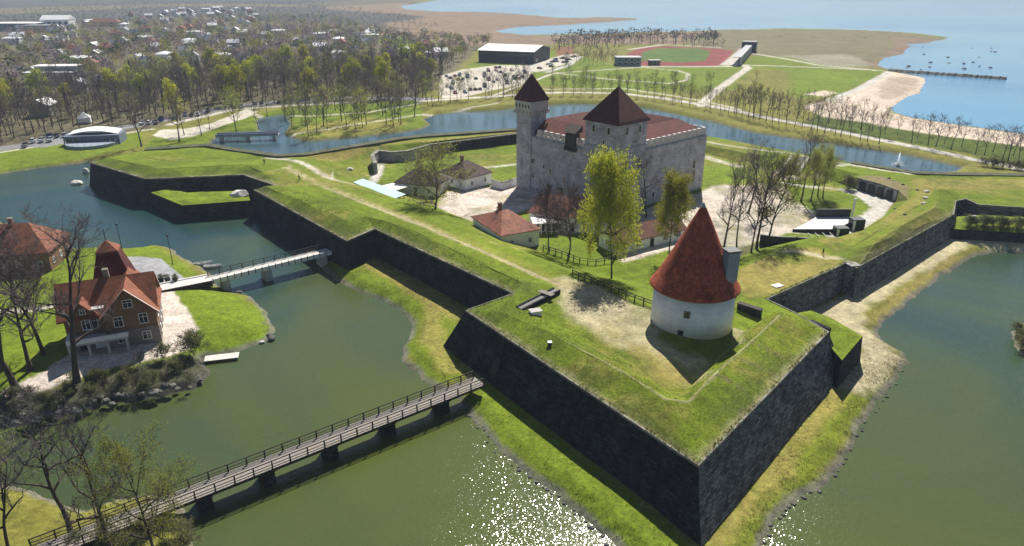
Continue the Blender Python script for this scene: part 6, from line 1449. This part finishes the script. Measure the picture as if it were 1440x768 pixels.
# shrubs
def shrub_mesh(seed, leaf=None):
    segs, tips = grow_tree(seed, 2.2, 1.3, limbs=5, kids=(5, 4), clear=.05, r0=.05, trunks=4, crook=.2); V1, F1 = prisms(segs, 3, .018)
    V, F, mi, ms = [V1], [F1], [np.zeros(len(F1))], ['shrub']
    if leaf: V3, F3 = leaves(tips, 6, .16, .09, seed); V.append(V3); F.append(F3 + len(V1)); mi.append(np.ones(len(F3))); ms.append(leaf)
    return np_mesh('shrub', np.concatenate(V), np.concatenate(F), ms, None, False, np.concatenate(mi))
SH = [shrub_mesh(81), shrub_mesh(82), shrub_mesh(83, 'olive_leaf'), shrub_mesh(84, 'olive_leaf')]
def shrub(label, u, v, z, s, grp=None, k=0):
    o = bpy.data.objects.new('shrub', SH[k % 4]); COL.objects.link(o); o.location = P(u, v, z); o.scale = (s, s, s * .9); o.rotation_euler.z = k * 2.1; return tag(o, label, 'shrub', grp)
for k in range(30): shrub('bare twiggy shrub on the dark rock bank below the villa', 2 + k * 9.3 + rk2.uniform(-4, 4), 572 - k * 1.75 + rk2.uniform(-12, 14), 1.9, rk2.uniform(.5, .95), 'twiggy shrubs on the rock bank', k)
for k, (u, v) in enumerate(((268, 490), (262, 492), (274, 493))): shrub('rounded brown shrub at the lawn edge by the pale yard', u, v, 2.6, 1.3, 'rounded shrubs by the yard', k)
for k, (u, v) in enumerate(((218, 505), (196, 512), (232, 500))): shrub('small bare shrub on the grass below the pale yard', u, v, 2.9, .9, 'small shrubs below the yard', k)
for k, (u, v) in enumerate(((1362, 318), (1375, 319), (1384, 318), (1398, 319), (1408, 320), (1420, 321), (1432, 321))): shrub('bush on the low grass ledge in front of the right wall', u, v, 4.0, 1.1, 'bushes on the low ledge', 2 + k % 2)
shrub('dark rounded bush beside the casemate front', 1193, 266, Zc, 1.6, None, 2)
for k, (u, v) in enumerate(((150, 768), (190, 772), (205, 750), (255, 752), (262, 768), (120, 770))): shrub('budding shrub on the near bank under the wooden bridge', u, v, 1.0, .9, 'shrubs on the near bank', 2 + k % 2)
for k in range(9): shrub('reddish shrub along the path behind the beach', 1380 + k * 8, 232 + k * .8, 1.6, 1.1, 'shrubs behind the beach', k)
for k, (u, v) in enumerate(((1430, 468), (1440, 476), (1436, 488))): shrub('olive bush on the small rocky islet in the right moat', u, v, .6, .8, 'bushes on the islet', 2 + k % 2)
# dock, boats, planters, hatch, posts, slab, trench
def simple(name, label, cat, u, v, z, rz, parts, grp=None):
    root = tag(empty(name, P(u, v, z) if z is not None else S(u, v), rz), label, cat, grp)
    for nm, m, bx in parts:
        mb = MB()
        for b in bx: mb.box(*b)
        mb.build(nm, m, root)
    return root
simple('wooden_dock', 'small pale plank dock at the water edge below the villa lawn', 'dock', 312, 503, .35, .25, [('plank', 'pale_deck', [((0, -.75 + k * .5, .1), (5.6, .46, .1))]) for k in range(4)] + [('pile', 'dark_timber', [((x, y, -1.2), (.2, .2, 1.3))]) for x in (-2.5, 2.5) for y in (-.7, .7)])
def boat(label, u, v, rz):
    root = tag(empty('rowing_boat', P(u, v, .05), rz), label, 'boat'); s = [(-2.0, .55, .1), (-1.0, .75, 0), (.4, .75, 0), (1.5, .45, .12), (2.1, .05, .3)]; vs = []
    for x, w_, z in s: vs += [(x, -w_, .55 + z * .6), (x, -w_ * .6, -.1 + z), (x, w_ * .6, -.1 + z), (x, w_, .55 + z * .6)]
    fs = [(i * 4 + k, i * 4 + k + 1, i * 4 + k + 5, i * 4 + k + 4) for i in range(4) for k in range(3)] + [(0, 3, 2, 1)]; MB().add(vs, fs).build('hull', 'white_paint', root)
    for x in (-1.0, .3): MB().box((x, 0, .32), (.3, 1.35, .06)).build('thwart', 'grey_timber', root)
boat('white rowing boat moored behind the white bridge, at the lawn edge', 286, 372, .4); boat('white rowing boat moored closest to the white bridge railing', 300, 376, .2)
for k, u in enumerate((227, 236, 247)):
    root = tag(empty('planter', P(u, 396, IZ), 0), 'black tub planter in the row of three beside the grey parking court', 'planter', 'three tub planters'); MB().lathe((0, 0, 0), [(.45, 0), (.62, .8), (.55, .82)], 14).build('tub', 'black_metal', root); o = bpy.data.objects.new('plant', SH[2 + k % 2]); COL.objects.link(o); o.parent = root; o.location = (0, 0, .7); o.scale = (.35, .35, .35)
simple('concrete_hatch', 'white concrete hatch block on the bastion turf beside the dark trench', 'hatch', 753, 441, None, .35, [('block', 'white_paint', [((0, 0, -.2), (1.9, 1.3, .75))]), ('lid', 'concrete', [((0, 0, .55), (2.1, 1.5, .12))])])
simple('stone_post', 'short white topped post on the bastion grass above the bridge', 'post', 773, 486, None, 0, [('shaft', 'dark_timber', [((0, 0, -.2), (.55, .55, .75))]), ('cap', 'white_paint', [((0, 0, .55), (.65, .65, .12))])])
simple('stone_slab', 'flat white slab lying on the dry grass above the recessed wall', 'slab', 1093, 402, None, .45, [('slab', 'white_paint', [((0, 0, -.1), (2.0, 1.3, .22))])])
ta, tb = S(731, 434), S(783, 411); d_ = tb - ta; d_.z = 0; Lt = d_.length
tro = tag(empty('casemate_stair', ta, math.atan2(d_.y, d_.x)), 'dark sunken stair with low grey walls and plank crossing on the bastion', 'stair')
for s in (-1, 1): MB().box((Lt / 2, s * .7, -.5), (Lt, .3, .75)).build('side_wall', 'rampart_stone', tro)
MB().box((Lt / 2, 0, -.5), (Lt, 1.2, .56)).build('floor', 'black_metal', tro)
for k in range(4): MB().box((Lt * .66 + k * .3, 0, .38), (.2, 3.0, .1)).build('plank', 'grey_timber', tro)
ta, tb = P(1038, 431, 8.1), P(1070, 441, 8.1); d_ = tb - ta; Lt = d_.length
tro = tag(empty('brick_embrasure', ta, math.atan2(d_.y, d_.x)), 'low dark brick embrasure wall beside the round tower', 'wall'); MB().box((Lt / 2, 0, -.8), (Lt, .9, 1.5)).build('masonry', 'rampart_stone', tro); MB().box((Lt / 2, 0, .7), (Lt + .2, 1.1, .12)).build('coping', 'dark_timber', tro)
for k, (u, v, u2, v2) in enumerate(((1122, 443, 1133, 449), (1140, 450, 1167, 462))):
    ta, tb = P(u, v, 8.3), P(u2, v2, 8.3); d_ = tb - ta; o = tag(empty('ledge_wall', ta, math.atan2(d_.y, d_.x)), ('short' if k == 0 else 'longer') + ' brown stone ledge between the bastion parapet and its turf shoulder', 'wall'); MB().box((d_.length / 2, 0, -1.5), (d_.length, .8, 1.5)).build('masonry', 'rampart_stone', o)
# fountain
fp = P(1262, 233, 0); fo = tag(empty('fountain', fp), 'white fountain jet rising from the far moat', 'fountain')
M['spray'] = leaf_mat('water_spray', (.9, .92, .94), (.9, .93, .95), .6); MB().lathe((0, 0, 0), [(.32, 0), (.26, 1.6), (.24, 3.4), (.2, 4.2), (.05, 4.7)], 12).build('jet', 'spray', fo, True)
r_ = random.Random(2); mb = MB()
for k in range(420): a, q_ = r_.uniform(0, 6.28), abs(r_.gauss(0, 1.1)) + .1 ; s = r_.uniform(.06, .16); mb.box((math.cos(a) * q_, math.sin(a) * q_, r_.uniform(0, max(.1, 3.2 - q_)) * r_.random()), (s, s, s), a)
mb.build('spray', 'spray', fo); MB().lathe((0, 0, -.1), [(.9, 0), (.9, .25), (.6, .3)], 14).build('nozzle_float', 'black_metal', fo)
# lamp posts
def lamp(label, u, v, z, h, grp=None):
    root = tag(empty('lamp_post', P(u, v, z)), label, 'lamp', grp); MB().bar((0, 0, -.2), (0, 0, h), .09, 6, .05).build('pole', 'black_metal', root); MB().lathe((0, 0, h), [(.08, 0), (.28, .15), (.22, .5), (.04, .62)], 8).build('lantern', 'black_metal', root)
lamp('tall dark lamp post on the lawn beside the grey parking court', 243, 372, IZ, 6.5); lamp('dark lamp post beside the mansard tower of the villa', 172, 352, IZ, 6.0)
# people
def person(label, u, v, z, col, rz, stride=.0):
    me = bpy.data.meshes.new('person'); s = stride
    vs = [(0, 0, .95), (0, 0, 1.2), (0, 0, 1.42), (0, .01, 1.52), (0, .03, 1.64), (0, .03, 1.74), (-.1, s * .3, .88), (-.11, s * .6, .48), (-.11, s * .7 - .03, .07), (-.11, s * .7 + .12, .04), (.1, -s * .3, .88), (.11, -s * .4, .48), (.11, -s * .9, .07), (.11, -s * .9 + .15, .04),
          (-.19, 0, 1.40), (-.25, -s * .3, 1.12), (-.26, -s * .2 + .08, .86), (-.26, -s * .2 + .11, .76), (.19, 0, 1.40), (.25, s * .3, 1.12), (.26, s * .3 + .08, .86), (.26, s * .3 + .11, .76)]
    es = [(0, 1), (1, 2), (2, 3), (3, 4), (4, 5), (0, 6), (6, 7), (7, 8), (8, 9), (0, 10), (10, 11), (11, 12), (12, 13), (2, 14), (14, 15), (15, 16), (16, 17), (2, 18), (18, 19), (19, 20), (20, 21)]
    me.from_pydata(vs, es, []); o = bpy.data.objects.new('person', me); COL.objects.link(o)
    md = o.modifiers.new('skin', 'SKIN'); rr = [.15, .14, .15, .06, .10, .08, .09, .065, .045, .04, .09, .065, .045, .04, .065, .048, .036, .03, .065, .048, .036, .03]
    sv = me.skin_vertices[0].data
    for i, r in enumerate(rr): sv[i].radius = (r, r)
    sv[0].use_root = True; o.modifiers.new('sub', 'SUBSURF').levels = 1; o.modifiers['sub'].render_levels = 1
    me.materials.append(mat('clothing', col, .1, 3, .9)); o.location = S(u, v); o.rotation_euler.z = rz; return tag(o, label, 'person')
person('person in dark clothes walking on the track above the recessed wall', 1157, 359, 8.45, (.02, .02, .025), 1.2, .25)
person('person in dark clothes walking on the rampart track near the left bastion', 421, 254, 9.35, (.02, .022, .02), -.8, .25)
person('person in dark clothes standing on the left bastion grass near the path', 372, 231, 8.9, (.025, .025, .03), 0, .1)

# ------------------------------------------------------------------ rough grass on the near earthworks
def tufts(name, label, region, n, smin, smax, seed, surf, cols, noise_cut=.45):
    r_ = np.random.default_rng(seed); w_ = [(p.x, p.y) for p in PP(region, 8.3)] if surf == 'fort' else [(p.x, p.y) for p in PP(region, 1)]
    xs = [p[0] for p in w_]; ys = [p[1] for p in w_]; x = r_.uniform(min(xs), max(xs), n * 4); y = r_.uniform(min(ys), max(ys), n * 4)
    if surf == 'fort': ok = (sdpoly(x, y, w_) < 0) & (sdpoly(x, y, FORTXY) < -.25)
    else: ok = (sdpoly(x, y, w_) < 0) & (sdpoly(x, y, FORTXY) > 1.2)
    ok &= fbm(x, y, 3.5, seed, 3) + r_.uniform(-.25, .25, len(x)) > noise_cut
    x, y = x[ok][:n], y[ok][:n]
    if surf == 'fort': z = tin_z(x, y) + (fbm(x, y, 7., 9, 2) - .5) * .45 * sstep(0, 1.5, -sdpoly(x, y, FORTXY))
    else:
        z = low_z(x, y)[0]
    ok = ~np.isnan(z) & (z > .35); x, y, z = x[ok], y[ok], z[ok]; k = len(x); V = []; F = []
    base = np.stack([x, y, z - .04], 1); s = r_.uniform(smin, smax, (k, 1))
    for b in range(4):
        a = r_.uniform(0, 6.283, k); d = np.stack([np.cos(a), np.sin(a), np.zeros(k)], 1); e_ = np.stack([-np.sin(a), np.cos(a), np.zeros(k)], 1); o_ = base + r_.normal(0, .10, (k, 3)) * np.array([1, 1, 0])
        V.append(np.stack([o_ - e_ * s * .28, o_ + e_ * s * .28, o_ + d * s * .5 + np.array([0, 0, 1.]) * s], 1))
    V = np.stack(V, 1).reshape(-1, 3); F = np.arange(len(V)).reshape(-1, 3)
    cc = np.array(cols)[r_.integers(len(cols), size=k)] * r_.uniform(.75, 1.25, (k, 1)); cc = np.repeat(cc, 12, 0)
    m, nt, b = new_mat(name); at = nt.nodes.new('ShaderNodeAttribute'); at.attribute_name = 'col'; nt.links.new(at.outputs['Color'], b.inputs['Base Color']); b.inputs['Roughness'].default_value = .9; b.inputs['Specular IOR Level'].default_value = .1
    tr = nt.nodes.new('ShaderNodeBsdfTranslucent'); ms = nt.nodes.new('ShaderNodeMixShader'); ms.inputs[0].default_value = .4; nt.links.new(at.outputs['Color'], tr.inputs[0]); nt.links.new(b.outputs[0], ms.inputs[1]); nt.links.new(tr.outputs[0], ms.inputs[2]); nt.links.new(ms.outputs[0], nt.nodes['Material Output'].inputs[0]); M[name] = m
    ob = bpy.data.objects.new(name, np_mesh(name, V, F, name, cc, False)); COL.objects.link(ob); tag(ob, label, 'grass', kind='stuff')
gc = [(.16, .20, .02), (.13, .18, .016), (.20, .22, .03), (.28, .25, .08), (.11, .15, .02)]
tufts('rough_grass', 'rough tufted grass on the parapet of the pointed bastion', [(655, 437), (722, 413), (760, 425), (880, 505), (940, 550), (965, 552), (1080, 440), (1165, 467), (982, 655)], 16000, .05, .15, 3, 'fort', gc, .36)
tufts('rough_grass', 'rough tufted grass on the outer bank of the left curtain rampart', [(357, 267), (488, 339), (527, 322), (722, 413), (740, 400), (560, 318), (500, 302), (400, 262)], 11000, .06, .2, 4, 'fort', gc, .40)
tufts('rough_grass', 'rough grass along the berm and shore under the walls', [(450, 352), (652, 440), (640, 520), (690, 560), (1000, 800), (860, 790), (640, 560), (560, 520), (560, 440), (445, 380)], 12000, .07, .2, 5, 'low', gc + [(.26, .22, .08)], .56)
tufts('rough_grass', 'rough grass along the berm of the right-hand moat', [(1000, 800), (1180, 520), (1230, 470), (1290, 500), (1060, 800)], 9000, .07, .2, 6, 'low', gc + [(.26, .22, .08), (.3, .25, .12)], .56)

# ragged grass hanging over the wall tops
def rim_grass(name, label, chains, seed):
    r_ = np.random.default_rng(seed); B = []
    for ch in chains:
        for a, b in zip(ch[:-1], ch[1:]):
            L = (b - a).length; k = int(L * 16); t = np.sort(r_.uniform(0, 1, k)); keep = fbm(t * L, t * 0, 1.6, seed, 2) > .36; t = t[keep]
            d = (b - a).normalized(); n = Vector((-d.y, d.x, 0)) * -side
            pts = np.array(a)[None] + np.array(b - a)[None] * t[:, None] + np.array(n)[None] * r_.uniform(-.12, .5, (len(t), 1)); B.append(pts)
    base = np.concatenate(B); k = len(base); base[:, 2] += .04; s = r_.uniform(.12, .42, (k, 1)) * r_.uniform(.5, 1, (k, 1)); V = []
    for q in range(3):
        a = r_.uniform(0, 6.283, k); d = np.stack([np.cos(a), np.sin(a), np.zeros(k)], 1); e_ = np.stack([-np.sin(a), np.cos(a), np.zeros(k)], 1)
        V.append(np.stack([base - e_ * s * .3, base + e_ * s * .3, base + d * s * .7 + np.array([0, 0, .8]) * s], 1))
    V = np.stack(V, 1).reshape(-1, 3); cc = np.repeat(np.array(gc + [(.34, .30, .16), (.30, .26, .12)])[r_.integers(len(gc) + 2, size=k)], 9, 0)
    ob = bpy.data.objects.new(name, np_mesh(name, V, np.arange(len(V)).reshape(-1, 3), 'rough_grass', cc, False)); COL.objects.link(ob); tag(ob, label, 'grass', kind='stuff')
rim_grass('rim_grass', 'ragged dry grass hanging over the tops of the outer walls', [FORT[0:3], FORT[4:6], FORT[6:11], FORT[12:16]], 21)

# ================================================================== HAZE
hz = MB().box((0, 14000, -2.2), (44000, 30000, 66.0)).build('haze', 'spray', uv=False); hz['kind'] = 'stuff'
hm = bpy.data.materials.new('haze'); hm.use_nodes = True; nt = hm.node_tree; nt.nodes.remove(nt.nodes['Principled BSDF'])
pv_ = nt.nodes.new('ShaderNodeVolumePrincipled'); pv_.inputs['Color'].default_value = (.70, .82, 1.0, 1); pv_.inputs['Density'].default_value = .00016; pv_.inputs['Anisotropy'].default_value = 0.0
nt.links.new(pv_.outputs[0], nt.nodes['Material Output'].inputs['Volume']); hz.data.materials.clear(); hz.data.materials.append(hm)
tag(hz, 'thin pale haze filling the air over the whole place', 'haze')
